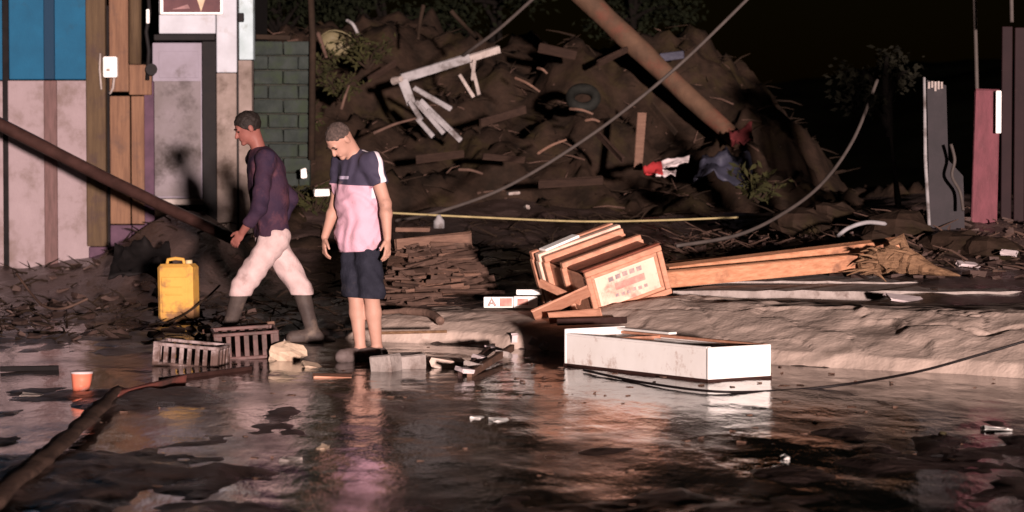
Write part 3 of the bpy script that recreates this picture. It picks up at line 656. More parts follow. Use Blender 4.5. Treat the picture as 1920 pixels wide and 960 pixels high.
plank('weathered_plank', (742, 430, 25.6), (806, 430, 25.6), .04, .05, m_plankdim, 'short thin plank on the mud above the debris mat', (0, -.2, 1), 'plank')
mb = MB(); mb.tube([P(823, 428, 25.7), P(823, 414, 25.7), P(823, 408, 25.7), P(822, 403, 25.7)], [.055, .055, .03, .022], 10); tag(mb.build('pale_bottle', m_greywhite, None, True), 'small pale bottle standing by the yellowish cord', 'bottle')
plank('curved_lath', (700, 624, 20.0), (838, 622, 19.8), .022, .02, m_stump, 'thin pale lath on the water edge right of the pink shirted man', (0, -.3, 1), 'lath')
mb = MB(); mb.tube(spline([P(716, 586, 21.0), P(760, 583, 20.9), P(806, 588, 20.7), P(826, 602, 20.5)], 5), [.02] * 5 + [.032] * 10 + [.034], 9, True, .06); tag(mb.build('muddy_pipe', m_beam, None, True), 'short mud coated pipe sticking out at the left end of the pavement', 'pipe')

# ------------------------------------------------------------------ things on the landslide bank
fb = P(800, 230, 32)
fr = thing('collapsed_chair', P(850, 268, 31.9), 'broken white slatted chair frame lying collapsed on the landslide bank', 'chair frame')
def fbm_board(a, b, wd, th, nm='slat', mat=m_greywhite, up=(0, -.3, 1), parent=fr): mb = MB(); board(mb, P(*a), P(*b), wd, th, up, .004, .004); return mb.build(nm, mat, parent)
fbm_board((752, 147, 31.6), (880, 108, 31.9), .105, .05, 'long_rail'); fbm_board((880, 110, 31.95), (936, 92, 32.1), .085, .05, 'long_rail', m_conc)
fbm_board((755, 150, 31.55), (772, 196, 31.5), .11, .05, 'corner_post', m_greywhite, (1, 0, .3)); mb = MB(); mb.tube([P(738, 152, 31.6), P(752, 148, 31.5)], [.05, .035], 9, True); mb.build('joint_cap', m_conc, fr)
for a, b, w0 in (((776, 164, 31.5), (846, 205, 31.6), .055), ((788, 188, 31.45), (864, 264, 31.4), .06), ((780, 190, 31.42), (832, 250, 31.35), .05), ((768, 190, 31.4), (790, 225, 31.35), .05), ((782, 222, 31.36), (812, 256, 31.3), .05), ((802, 206, 31.4), (842, 244, 31.34), .045)):
    fbm_board(a, b, w0, .03, 'slat', m_greywhite, (.6, -.3, .6))
for a, b in (((884, 118, 31.9), (898, 178, 31.8)), ((862, 140, 31.8), (888, 182, 31.8)), ((890, 112, 31.9), (886, 150, 31.8))): fbm_board(a, b, .04, .025, 'hanging_slat', m_conc, (1, 0, .2))
# beige basin
mb = MB(); n = 16; vs = []; fs = []
cen = P(636, 78, 33.0)
for i_ in range(6):
    rr = (.02, .12, .18, .215, .235, .225)[i_]; zz = (-.02, -.015, .02, .07, .11, .112)[i_]
    for k in range(n): an = 2 * math.pi * k / n; vs.append(cen + eul(-52, 14, 8) @ Vector((rr * math.cos(an) * 1.05, rr * math.sin(an) * .8, -zz + .06 + .02 * math.sin(2 * an))))
for i_ in range(5):
    for k in range(n): fs.append((i_ * n + k, i_ * n + (k + 1) % n, (i_ + 1) * n + (k + 1) % n, (i_ + 1) * n + k))
fs.append(tuple(range(n)))
tag(mesh_obj('plastic_basin', vs, fs, m_beige, None, True), 'dented beige plastic basin overturned at the top of the bank', 'basin')
mb = MB(); mb.tube(spline([P(650, 38, 32.9), P(662, 46, 32.8), P(672, 66, 32.8)], 5), .022, 6); tag(mb.build('white_strip', m_greywhite, None, True), 'short curved white strip above the beige basin', 'strip')
pole('bank_branch', m_stick, [P(845, 20, 33), P(868, 45, 33), P(900, 78, 32.6)], (.03, .025), 'straight bare branch pointing up left above the broken frame', 'branch', 6)
pole('bank_branch', m_stick, [P(794, 10, 33.5), P(787, 45, 33.4), P(784, 74, 33.2)], (.03, .02), 'short upright branch stub on the bank crest', 'branch', 6)
pole('bank_branch', m_straw, [P(596, 62, 32.4), P(606, 90, 32.3), P(612, 108, 32.2)], (.03, .02), 'pale branch beside the beige basin', 'branch', 6)
for k, (a, b, lab) in enumerate((((965, 146, 31.6), (1012, 172, 31.4), 'pale stick slanting on the bank right of the broken frame'), ((1008, 128, 32), (1026, 138, 31.9), 'short pale stick high on the bank'), ((1068, 204, 31.2), (1112, 214, 31.1), 'pale stick below the dark tyre'),
                      ((1008, 288, 30.6), (1062, 262, 30.6), 'pale stick sloping up towards the cable'), ((1098, 226, 31), (1124, 228, 31), 'tiny level stick under the dark tyre'), ((640, 205, 31.2), (655, 160, 31.3), 'stick standing above the bowed head'),
                      ((860, 318, 30), (905, 326, 30), 'flat stick at the bank foot right of the bowed man'), ((700, 250, 31), (780, 222, 31.2), 'root bent behind the bowed man'))):
    pole('bank_stick', m_plankdim if k < 5 else m_straw, [P(*a), P((a[0] + b[0]) / 2, (a[1] + b[1]) / 2 - 3, (a[2] + b[2]) / 2 - .05), P(*b)], (.02, .014), lab, 'stick', 6)
m_bboard = M('buried_board', (.030, .017, .012), (.018, .010, .0075), 6, .8, .3, stretch=(1, 6, 6))
for k, (a, b, wd, lab) in enumerate((((690, 150, 32.6), (742, 118, 32.8), .09, 'dark board on the bank between the beige basin and the broken chair frame'), ((900, 230, 31.3), (985, 205, 31.5), .10, 'dark board on the bank right below the broken chair frame'),
        ((1010, 90, 33.2), (1080, 104, 33.2), .12, 'dark board near the crest of the bank under the log'), ((905, 292, 30.4), (985, 300, 30.4), .08, 'dark board lying level at the bank foot near the cable'), ((1120, 250, 31), (1168, 300, 30.7), .08, 'dark board sliding down the bank below the tyre'),
        ((780, 300, 30.4), (870, 288, 30.5), .09, 'dark board at the bank foot below the broken chair frame'), ((1120, 120, 33), (1176, 92, 33.2), .08, 'dark board tilted up behind the log on the crest'), ((1010, 345, 29.6), (1130, 338, 29.6), .09, 'dark board half sunk in mud between the cable and the red cloth'))):
    mb = MB(); p0, p1 = P(*a), P(*b)
    board(mb, p0, p1, wd, .03, (rng.uniform(-.2, .2), -.6, .8), .003, .008); tag(mb.build('buried_board', m_bboard), lab, 'board', 'boards half buried in the bank')
# half buried tyre
mb = MB(); cen = P(1093, 184, 32.0); mt = eul(48, 12, -10); n, m_ = 22, 8; vs, fs = [], []
for i_ in range(n):
    an = 2 * math.pi * i_ / n
    for k in range(m_):
        b_ = 2 * math.pi * k / m_; rr = .155 + .06 * math.cos(b_); vs.append(cen + mt @ Vector((rr * math.cos(an), rr * math.sin(an), .07 * math.sin(b_))))
for i_ in range(n):
    for k in range(m_): fs.append((i_ * m_ + k, ((i_ + 1) % n) * m_ + k, ((i_ + 1) % n) * m_ + (k + 1) % m_, i_ * m_ + (k + 1) % m_))
tag(mesh_obj('old_tyre', vs, fs, m_tyre, None, True), 'small dark tyre half buried in the bank left of the log', 'tyre')
plank('standing_plank', (1196, 318, 30.6), (1204, 212, 31.0), .10, .03, m_plankdim, 'dark plank standing upright under the leaning log', (1, 0, 0))
plank('standing_plank', (1268, 250, 31.6), (1222, 195, 31.8), .07, .03, m_stick, 'dark plank crossing under the leaning log', (0, -.4, 1))
plank('roof_sheet', (1238, 108, 33.4), (1282, 102, 33.4), .1, .03, m_tarp, 'small grey sheet corner showing behind the log', (0, -.3, 1), 'sheet')
# cloths
def cloth(name, pts, th, mat, label, cat, parent=None, seed=1, res=9):
    """crumpled patch spanning a pixel quad (four points a b c d)"""
    a, b, c, d = [P(*q) for q in pts]; vs, fs = [], []
    for j in range(res + 1):
        for i_ in range(res + 1):
            u, v = i_ / res, j / res; p = a.lerp(b, u).lerp(d.lerp(c, u), v)
            h = float(fbm(np.array(u * 4 + seed), np.array(v * 3), 3, seed)) * th
            vs.append(p + Vector((0, -abs(h) - th * .2, h * .7)))
    for j in range(res):
        for i_ in range(res): k = j * (res + 1) + i_; fs.append((k, k + 1, k + res + 2, k + res + 1))
    m0 = len(vs); vs += [v_ + Vector((0, .03, -.01)) for v_ in vs]; fs = fs[::1] + [tuple(m0 + k for k in f_[::-1]) for f_ in fs]
    for k in range(res):
        for (p_, q_) in ((k, k + 1), ((res) * (res + 1) + k + 1, res * (res + 1) + k), ((k + 1) * (res + 1), k * (res + 1)), (k * (res + 1) + res, (k + 1) * (res + 1) + res)):
            fs.append((q_, p_, m0 + p_, m0 + q_))
    o = mesh_obj(name, vs, fs, mat, parent, True)
    return tag(o, label, cat) if label else o
rc = thing('striped_cloth', P(1245, 330, 30), 'crumpled red and white cloth at the bank foot left of the tarp', 'cloth')
cloth('red_half', [(1203, 312, 30.1), (1240, 298, 30.1), (1243, 322, 29.9), (1210, 330, 29.9)], .10, m_redcloth, None, None, rc, 3)
cloth('white_half', [(1240, 303, 30.1), (1293, 292, 30.2), (1290, 303, 30), (1243, 315, 29.95)], .07, m_whitecloth, None, None, rc, 5)
cloth('white_hem', [(1228, 323, 29.95), (1268, 317, 30), (1266, 326, 29.85), (1230, 331, 29.85)], .05, m_whitecloth, None, None, rc, 6)
cloth('grey_tarp', [(1322, 285, 30.8), (1398, 290, 30.9), (1412, 336, 30.2), (1298, 338, 30.2)], .30, m_tarp, 'crumpled blue grey tarp below the foot of the leaning log', 'tarp', None, 8, 12)
cloth('red_rag', [(1366, 240, 32.3), (1408, 238, 32.3), (1412, 268, 32.1), (1372, 272, 32.1)], .16, m_redrag, 'dark red rag caught at the foot of the leaning log', 'rag', None, 9)
cloth('dark_sack', [(218, 462, 26.0), (318, 452, 26.0), (330, 520, 25.4), (206, 512, 25.4)], .24, m_black, 'black plastic sack heaped against the foot of the house', 'sack', None, 12, 14)
for k, (px, py, d, sx, sz, lab) in enumerate(((603, 361, 27, .15, .075, 'small bright white box on the mud between the two men'), (569, 325, 28, .06, .10, 'tiny bright white carton behind the walking man'), (962, 362, 27.5, .12, .035, 'pale scrap lying just below the cable'), (988, 388, 26.8, .04, .04, 'tiny white chip below the cable'))):
    mb = MB(); mb.box(P(px, py, d), (sx, .1, sz), eul(0, -4, 12), .008, .006); tag(mb.build('small_carton', m_whiteclean if k < 2 else m_conc), lab, 'carton')

# ------------------------------------------------------------------ jerry can
jb = G(336, 602, .02); s = jb.y / FPX
can = thing('jerry_can', jb, 'upright yellow plastic jerry can behind the crates', 'jerry can')
cw, chh, cdp = 70 * s, 108 * s, .2; rz = eul(0, -1, -14)
def cbx(nm, mat, c, sz, bev, par=None): mb = MB(); mb.box(jb + rz @ Vector(c), sz, rz, bev); return mb.build(nm, mat, par or can, False)
body = cbx('body', m_yellow, (0, 0, chh / 2), (cw, cdp, chh), .03)
cbx('raised_panel', m_yellow, (0, -cdp / 2, chh * .47), (cw * .72, .014, chh * .62), .006, body)
cbx('rib', m_yellow, (0, -cdp / 2 - .004, chh * .47), (cw * .5, .014, .014), .004, body); cbx('rib', m_yellow, (0, -cdp / 2 - .004, chh * .60), (cw * .5, .014, .014), .004, body)
mb = MB(); mb.tube([jb + rz @ Vector(q) for q in ((-.10, 0, chh - .01), (-.09, 0, chh + .035), (-.02, 0, chh + .045), (.05, 0, chh + .035), (.06, 0, chh - .01))], .016, 8); mb.build('handle', m_yellow, can, True)
mb = MB(); mb.tube([jb + rz @ Vector((.1, 0, chh - .01)), jb + rz @ Vector((.1, 0, chh + .03))], .03, 12); mb.build('cap', m_cap, can, True)
cable('loose_wire', m_stick, [P(300, 612, jb.y - .3), P(345, 590, jb.y - .22), P(385, 560, jb.y - .15), P(412, 535, jb.y)], .009, 'thin twig arching in front of the yellow jerry can', 'twig')

# ------------------------------------------------------------------ crates
def crate(name, base, rz, sx, sy, sz, mat, label, nslot=8):
    t = thing(name, base, label, 'crate'); r = rz
    def bx(nm, c, s_, bev=.004): mb = MB(); mb.box(base + r @ Vector(c), s_, r, bev); return mb.build(nm, mat, t)
    for sg in (-1, 1):
        bx('rim', (0, sg * sy / 2, sz - .012), (sx, .022, .024)); bx('base_rail', (0, sg * sy / 2, .012), (sx, .02, .024))
        bx('rim', (sg * sx / 2, 0, sz - .012), (.022, sy - .024, .023)); bx('base_rail', (sg * sx / 2, 0, .012), (.02, sy - .022, .023))
        for k in range(nslot + 1):
            x = -sx / 2 + sx * (k + .5) / (nslot + 1); bx('slat', (x, sg * sy / 2, sz / 2), (sx / (nslot + 1) * .55, .012, sz - .046), .002)
        for k in range(nslot // 2 + 1):
            y = -sy / 2 + sy * (k + .5) / (nslot // 2 + 1); bx('slat', (sg * sx / 2, y, sz / 2), (.012, sy / (nslot // 2 + 1) * .5, sz - .046), .002)
        for s2 in (-1, 1): bx('corner_post', (sg * (sx / 2 - .012), s2 * (sy / 2 - .012), sz / 2), (.04, .04, sz + .004))
    bx('floor', (0, 0, .018), (sx - .03, sy - .03, .012))
    return t
b0 = G(352, 690, -.01)
crate('plastic_crate', b0 + Vector((0, .18, 0)), eul(0, 4.5, -8), 122 * b0.y / FPX, .34, 44 * b0.y / FPX, m_crate, 'pale grey slotted plastic crate lying in the mud, nearest the camera', 7)
b1 = G(455, 672, .0)
crate('plastic_crate', b1 + Vector((0, .2, 0)), eul(3, -3, 10), 118 * b1.y / FPX, .36, 52 * b1.y / FPX, m_cratedk, 'muddy brown slotted crate behind the pale grey one', 6)
mb = MB(); board(mb, P(380, 622, 19.9), P(515, 606, 19.9), .035, .03); tag(mb.build('crate_bar', m_plankdim), 'brown bar lying across the muddy brown crate', 'bar')

# ------------------------------------------------------------------ small things in the water
def chunk(name, px, py, z, sx, sy, sz, rot, mat, label, cat, bev=.01, jit=.008):
    p = G(px, py, z); s_ = p.y / FPX; mb = MB()
    mb.box(p + Vector((0, sy / 2, sz * s_ / 2 - .012)), (sx * s_, sy, sz * s_), eul(*rot), bev, jit); return tag(mb.build(name, mat), label, cat)
rock('foam_block', G(536, 662, .045), .112, m_foam, 'rounded cream foam lump between the crates and the man', 'foam', .72, None, 77)
chunk('pale_scrap', 584, 690, 0, 36, .12, 9, (8, 10, 20), m_foam, 'small cream scrap right beside the foam lump', 'scrap')
chunk('floating_board', 622, 709, 0, 74, .16, 7, (2, 2, 6), m_wpine, 'pale flat board floating in front of the pink shirted man', 'board', .004)
chunk('pale_slab', 578, 641, .0, 96, .30, 9, (2, 3, 5), m_conc, 'flat pale slab under the rear boot of the walking man', 'slab')
cbk = G(748, 697, 0)
chunk('concrete_block', 722, 698, 0, 44, .16, 34, (0, -6, -28), m_conc, 'pale concrete block at the feet of the pink shirted man', 'block', .008, .006)
chunk('concrete_block', 768, 692, 0, 52, .2, 30, (0, -4, 12), m_conc, 'grey concrete block farther right behind the pale block', 'block', .008, .01)
chunk('mud_slab', 838, 690, 0, 80, .4, 14, (0, 6, 8), m_silt, 'low lump of silt in the water right of the concrete blocks', 'clod', .02, .02)
# broken slatted piece, px 855-960
sp = thing('slatted_scrap', G(905, 700), 'broken slatted piece with white chips in front of the pavement', 'scrap')
mb = MB(); board(mb, G(862, 700, .02), G(925, 650, .05), .05, .03); mb.build('rail', m_darkpole, sp); mb = MB(); board(mb, G(880, 702, .02), G(960, 652, .06), .05, .035, (0, -.2, 1)); mb.build('rail', m_plankdim, sp)
for k, (px, py) in enumerate(((872, 694), (902, 672), (926, 655), (888, 684), (945, 664))): p = G(px, py, .05); mb = MB(); mb.box(p, (.09, .10, .03), eul(8, 6, 30 + 10 * k), .004, .008); mb.build('slat', m_whitecloth if k < 3 else m_conc, sp)
for k, (px, py, lab) in enumerate(((965, 634, 'small white chip on the face of the silt'), (1000, 640, 'small pale chip near the left end of the trough'), (1020, 648, 'cream chip touching the water left of the trough'))):
    mb = MB(); mb.box(P(px, py, 19.95 - .1 * k), (.05, .03, .06), eul(10, 20 * k, 15), .004, .008); tag(mb.build('pale_chip', m_whitecloth), lab, 'chip')
# orange cup
cp = G(152, 736, 0); s = cp.y / FPX
cup = thing('paper_cup', cp, 'orange and white cup standing in the muddy water at the left', 'cup')
MB().tube([cp, cp + Vector((0, 0, .02)), cp + Vector((.004, 0, .07)), cp + Vector((.006, 0, .12))], [.048, .052, .06, .066], 14).build('wall', m_orange, cup, True)
MB().tube([cp + Vector((.006, 0, .118)), cp + Vector((.006, 0, .13))], [.07, .068], 14).build('lid', m_whitecloth, cup, True)
pb = MB(); board(pb, G(217, 748, .015), G(345, 716, .02), .09, .03, (0, -.5, 1)); tag(pb.build('red_plank', m_redboard), 'muddy red plank lying right of the orange cup', 'plank')
pb = MB(); board(pb, G(300, 712, .01), G(470, 690, .012), .03, .03); tag(pb.build('dark_batten', m_darkpole), 'thin dark batten reaching from the red plank to the crates', 'batten')
pb = MB(); board(pb, G(0, 692, .02), G(110, 690, .02), .035, .04); tag(pb.build('dark_batten', m_black), 'dark batten in the mud at the left edge', 'batten')
mb = MB(); mb.tube(spline([G(-40, 965, .05), G(60, 880, .05), G(130, 822, .045), G(185, 772, .035), G(222, 738, .02)], 8), [.062] * 12 + [.055] * 14 + [.04] * 7, 8, True, .22)
mb.v = [(q[0], q[1], .058 + (q[2] - .04) * .45) for q in mb.v]
tag(mb.build('muddy_beam', m_beam, None, True), 'long mud caked beam running from the lower left corner to the red plank', 'beam')
for k, (px, py, sx, sy_, lab) in enumerate(((895, 783, 18, 10, 'white floating lump near the picture centre'), (938, 788, 34, 6, 'thin white scrap floating right of the white lump'), (1868, 806, 52, 8, 'white strip floating at the far right'), (545, 862, 30, 6, 'pale scrap floating below the crates'),
                               (605, 840, 14, 5, 'tiny pale speck floating below the foam lump'), (1768, 816, 14, 10, 'tiny green pebble in the water at the right'), (1472, 858, 10, 6, 'tiny white speck below the trough reflection'), (270, 915, 70, 8, 'brown scrap floating at the lower left'), (60, 742, 40, 12, 'grey scrap in the mud left of the orange cup'))):
    p = G(px, py, .004); s_ = p.y / FPX; mb = MB(); mb.box(p, (sx * s_, .09, max(.010, sy_ * s_ * .35)), eul(3, 4, rng.uniform(-20, 20)), .005, .012)
    tag(mb.build('floating_scrap', (m_whiteclean, m_whiteclean, m_whiteclean, m_conc, m_foam, m_beige, m_whiteclean, m_plankdim, m_conc)[k], None), lab, 'scrap')

# ------------------------------------------------------------------ uncountable litter
def litter(name, n, region, fn, mat, label, cat, smin, smax, seed, pix=True):
    rg = random.Random(seed); mb = MB(); c = 0
    while c < n:
        x, y = region(rg); z = fn(x, y)
        L = rg.uniform(smin, smax) ; an = rg.uniform(0, math.pi); tl = rg.uniform(-.35, .5)
        e = Vector((math.cos(an) * L, math.sin(an) * L * .6, tl * L)); p = Vector((x, y, z + .008))
        r = rg.uniform(.003, .010) * (1 + L)
        q = p + e * .5 + Vector((rg.uniform(-1, 1), rg.uniform(-1, 1), rg.uniform(0, 1))) * L * .08
        mb.tube([p, q, p + e], [r, r * .8, r * .3], 4, True); c += 1
    return tag(mb.build(name, mat, None, False, (0, 0, 0)), label, cat, None, 'stuff')
litter('root_litter', 1000, lambda g: (g.uniform(-3.6, 4.2), 29.4 + 6.5 * g.random()), lambda x, y: float(BK(x, y)), m_stick, 'roots and twigs strewn over the landslide bank', 'roots', .06, .4, 1)
litter('straw_litter', 320, lambda g: (g.uniform(-3.2, 3.5), 29.2 + 5.5 * g.random()), lambda x, y: float(BK(x, y)), m_straw, 'dry stalks strewn over the landslide bank', 'stalks', .06, .4, 2)
litter('twig_litter', 900, lambda g: (g.uniform(1.4, 5.2), g.uniform(22.3, 27)), ground, m_straw, 'twigs and scraps heaped along the right side', 'twigs', .05, .35, 3)
litter('mud_litter', 700, lambda g: (g.uniform(-5.2, -1.2), g.uniform(20.5, 28)), ground, m_stick, 'twigs and scraps in the mud before the house', 'twigs', .04, .28, 4)
litter('mid_litter', 600, lambda g: (g.uniform(-1.5, 4), g.uniform(22.5, 30)), ground, m_stick, 'twigs on the dark mud behind the pavement', 'twigs', .05, .4, 6)
mb = MB(); rg = random.Random(5)
for k in range(380):
    x, y = (rg.uniform(-5.4, -2.2), rg.uniform(20.5, 27.6)) if k < 130 else (rg.uniform(1.6, 5.4), rg.uniform(21.8, 26))
    mb.box((x, y, ground(x, y) + .01), (rg.uniform(.03, .16), rg.uniform(.03, .14), rg.uniform(.01, .05)), eul(rg.uniform(-25, 25), rg.uniform(-25, 25), rg.uniform(0, 180)), 0, .01)
tag(mb.build('rubble_litter', m_rubble, None, False, (0, 0, 0)), 'broken chips and rubble on both sides', 'rubble', None, 'stuff')
mb = MB()
for k in range(160):
    x, y = rg.uniform(-2.4, 4.2), rg.uniform(12, 20)
    if kt(x, y) > -.1: continue
    mb.box((x, y, .002), (rg.uniform(.008, .035), rg.uniform(.01, .05), .006), eul(0, 0, rg.uniform(0, 180)), 0, .004)
tag(mb.build('floating_litter', m_plankdim, None, False, (0, 0, 0)), 'specks of debris floating on the flood water', 'specks', None, 'stuff')

# ------------------------------------------------------------------ trees and shrubs in the dark
def tree(name, base, hgt, crown_c, crown_r, nleaf, label, seed, lmat, lsize=.07, limbs=5):
    rg = random.Random(seed); t = thing(name, base, label, 'tree')
    top = Vector(crown_c); mb = MB()
    mb.tube(spline([base, Vector(base).lerp(top, .5) + Vector((rg.uniform(-.2, .2), 0, 0)), top], 5), [(.11 if nleaf > 800 else .04) * (1 - .07 * i_) for i_ in range(11)], 8, True, .1); clus = []
    for k in range(limbs):
        e = top + Vector((rg.uniform(-1, 1) * crown_r[0], rg.uniform(-1, 1) * crown_r[1], rg.uniform(-.7, 1) * crown_r[2])); s0 = Vector(base).lerp(top, rg.uniform(.55, .95))
        mb.tube(spline([s0, s0.lerp(e, .5) + Vector((0, 0, .12)), e], 4), [.05, .045, .04, .034, .03, .024, .02, .014, .008], 6); clus += [e, s0.lerp(e, .7)]
    mb.build('trunk', m_darkbark, t, True)
    vs, fs = [], []
    for k in range(nleaf):
        c = rg.choice(clus) + Vector((rg.gauss(0, .3), rg.gauss(0, .3), rg.gauss(0, .22))) * (crown_r[0] * .55)
        a = Vector((rg.uniform(-1, 1), rg.uniform(-1, 1), rg.uniform(-1, .4))).normalized(); b = a.orthogonal().normalized(); b.rotate(Matrix.Rotation(rg.uniform(0, 6.28), 3, a))
        L = lsize * rg.uniform(.6, 1.4); i0 = len(vs); vs += [c, c + a * L * .5 + b * L * .3, c + a * L * 1.2, c + a * L * .5 - b * L * .3]; fs.append((i0, i0 + 1, i0 + 2, i0 + 3))
    mesh_obj('crown', vs, np.array(fs), lmat, t); return t
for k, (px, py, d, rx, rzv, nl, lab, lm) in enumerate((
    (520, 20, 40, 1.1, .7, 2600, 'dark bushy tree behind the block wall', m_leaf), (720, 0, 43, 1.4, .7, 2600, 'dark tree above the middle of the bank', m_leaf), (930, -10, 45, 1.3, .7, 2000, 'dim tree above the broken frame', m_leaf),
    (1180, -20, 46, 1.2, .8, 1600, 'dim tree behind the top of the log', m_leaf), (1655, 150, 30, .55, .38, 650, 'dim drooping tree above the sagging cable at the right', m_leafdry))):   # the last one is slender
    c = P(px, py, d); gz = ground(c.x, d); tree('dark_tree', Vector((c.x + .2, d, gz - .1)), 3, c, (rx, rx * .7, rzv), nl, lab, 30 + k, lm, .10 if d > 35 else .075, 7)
# shrubs and weeds on the bank
def shrub(px, py, d, r, n, label, mat, seed):
    rg = random.Random(seed); b = P(px, py, d); t = thing('bank_weed', b, label, 'plant', 'weeds on the bank'); mb = MB(); vs, fs = [], []
    for k in range(n):
        an = rg.uniform(0, 6.28); e = b + Vector((math.cos(an) * r * rg.uniform(.3, 1), math.sin(an) * r * .6, r * rg.uniform(.3, 1.1))); mb.tube([b, b.lerp(e, .5) + Vector((0, 0, r * .12)), e], [.012, .009, .004], 5)
        for j in range(7):
            c = b.lerp(e, .35 + .1 * j); a = Vector((rg.uniform(-1, 1), rg.uniform(-1, .2), rg.uniform(-.4, .8))).normalized(); s_ = a.orthogonal().normalized(); L = rg.uniform(.06, .13); i0 = len(vs)
            vs += [c, c + a * L * .5 + s_ * L * .22, c + a * L, c + a * L * .5 - s_ * L * .22]; fs.append((i0, i0 + 1, i0 + 2, i0 + 3))
    mb.build('stems', m_stick, t); mesh_obj('leaves', vs, fs, mat, t)
m_weed = M('olive_weed', (.030, .028, .010), (.015, .015, .006), 4, .85, 0, spec=.1)
for k, (px, py, d, r, lab) in enumerate(((590, 150, 32.4, .45, 'olive weed clump at the upper left of the bank'), (690, 130, 32.6, .4, 'olive weed clump right of the beige basin'), (560, 262, 30.4, .4, 'weed clump at the foot of the block wall'), (640, 190, 32, .35, 'low weed clump above the bowed head'), (590, 400, 27.6, .3, 'weed tuft on the mud between the two men'), (1420, 380, 27.5, .35, 'weed tuft near the middle of the sagging cable'))):
    shrub(px, py, d, r, 26, lab, m_weed, 60 + k)

# ------------------------------------------------------------------ people: one implicit surface per body, clothes as children
class SDF:
    def __init__(s, lo, hi, h):
        s.lo = np.array(lo, float); s.h = h; n = np.ceil((np.array(hi) - s.lo) / h).astype(int) + 1; s.n = n
        s.F = np.full(n, 1.0, np.float32)
        s.ax = [s.lo[i] + h * np.arange(n[i]) for i in range(3)]
    def _sl(s, lo, hi):
        a = np.maximum(np.floor((np.array(lo) - s.lo) / s.h).astype(int), 0); b = np.minimum(np.ceil((np.array(hi) - s.lo) / s.h).astype(int) + 1, s.n)
        return tuple(slice(int(a[i]), int(max(b[i], a[i]))) for i in range(3))
    def _grid(s, sl): return np.meshgrid(s.ax[0][sl[0]], s.ax[1][sl[1]], s.ax[2][sl[2]], indexing='ij')
    def _join(s, sl, d, k):
        a = s.F[sl]
        if k > 0:
            h_ = np.clip(.5 + .5 * (a - d) / k, 0, 1); s.F[sl] = a * (1 - h_) + d * h_ - k * h_ * (1 - h_)
        else: s.F[sl] = np.minimum(a, d)
    def cone(s, a, b, ra, rb, k=.03):
        a, b = np.array(a, float), np.array(b, float); m = max(ra, rb) + .06
        sl = s._sl(np.minimum(a, b) - m, np.maximum(a, b) + m); X, Y, Z = s._grid(sl)
        if X.size == 0: return
        ab = b - a; t = np.clip(((X - a[0]) * ab[0] + (Y - a[1]) * ab[1] + (Z - a[2]) * ab[2]) / max(ab @ ab, 1e-9), 0, 1)
        d = np.sqrt((X - a[0] - t * ab[0]) ** 2 + (Y - a[1] - t * ab[1]) ** 2 + (Z - a[2] - t * ab[2]) ** 2) - (ra + (rb - ra) * t)
        s._join(sl, d, k)
    def ell(s, c, r, axes=None, k=.03):
        c = np.array(c, float); m = max(r) + .06; sl = s._sl(c - m, c + m); X, Y, Z = s._grid(sl)
        if X.size == 0: return
        D = np.stack([X - c[0], Y - c[1], Z - c[2]], 0); ax = np.eye(3) if axes is None else np.array([list(v_) for v_ in axes])
        q = np.tensordot(ax, D, 1); r = np.array(r)
        k0 = np.sqrt(((q / r[:, None, None, None]) ** 2).sum(0)); k1 = np.sqrt(((q / (r ** 2)[:, None, None, None]) ** 2).sum(0))
        s._join(sl, k0 * (k0 - 1) / np.maximum(k1, 1e-6), k)
    def cut(s, p, nrm):   # remove the half space along +nrm
        X, Y, Z = s._grid((slice(None),) * 3); s.F = np.maximum(s.F, ((X - p[0]) * nrm[0] + (Y - p[1]) * nrm[1] + (Z - p[2]) * nrm[2]).astype(np.float32))
    def folds(s, amp, fn):
        X, Y, Z = s._grid((slice(None),) * 3); s.F += (amp * fn(X, Y, Z)).astype(np.float32)
    def mesh(s):
        F = s.F; ins = F < 0
        c = ins[:-1, :-1, :-1].astype(np.int8)
        cnt = sum(ins[i:ins.shape[0] - 1 + i, j:ins.shape[1] - 1 + j, k:ins.shape[2] - 1 + k].astype(np.int8) for i in (0, 1) for j in (0, 1) for k in (0, 1))
        act = (cnt > 0) & (cnt < 8); I = np.argwhere(act); ids = np.full(act.shape, -1, np.int64); ids[act] = np.arange(len(I))
        acc = np.zeros((len(I), 3)); num = np.zeros(len(I))
        cor = [(i, j, k) for i in (0, 1) for j in (0, 1) for k in (0, 1)]
        val = {q: F[I[:, 0] + q[0], I[:, 1] + q[1], I[:, 2] + q[2]].astype(float) for q in cor}
        for q in cor:
            for a in range(3):
                if q[a] == 0:
                    q2 = list(q); q2[a] = 1; q2 = tuple(q2); f0, f1 = val[q], val[q2]; m = (f0 < 0) != (f1 < 0)
                    t = np.where(m, f0 / np.where(m, f0 - f1, 1), 0); p = np.tile(np.array(q, float), (len(I), 1)); p[:, a] = t
                    acc[m] += p[m]; num[m] += 1
        V = s.lo + s.h * (I + acc / np.maximum(num, 1)[:, None]); quads = []
        for a in range(3):
            b, c_ = (a + 1) % 3, (a + 2) % 3
            sl0 = [slice(None)] * 3; sl1 = [slice(None)] * 3; sl0[a] = slice(0, -1); sl1[a] = slice(1, None)
            m = ins[tuple(sl0)] != ins[tuple(sl1)]; E = np.argwhere(m)
            E = E[(E[:, b] > 0) & (E[:, c_] > 0) & (E[:, b] < act.shape[b]) & (E[:, c_] < act.shape[c_]) & (E[:, a] < act.shape[a])]
            fl = ins[E[:, 0], E[:, 1], E[:, 2]]
            def cell(db, dc): q = E.copy(); q[:, b] -= db; q[:, c_] -= dc; return ids[q[:, 0], q[:, 1], q[:, 2]]
            Q = np.stack([cell(1, 1), cell(0, 1), cell(0, 0), cell(1, 0)], 1); Q[~fl] = Q[~fl][:, ::-1]; quads.append(Q)
        Q = np.concatenate(quads); Q = Q[(Q >= 0).all(1)]
        return V, Q
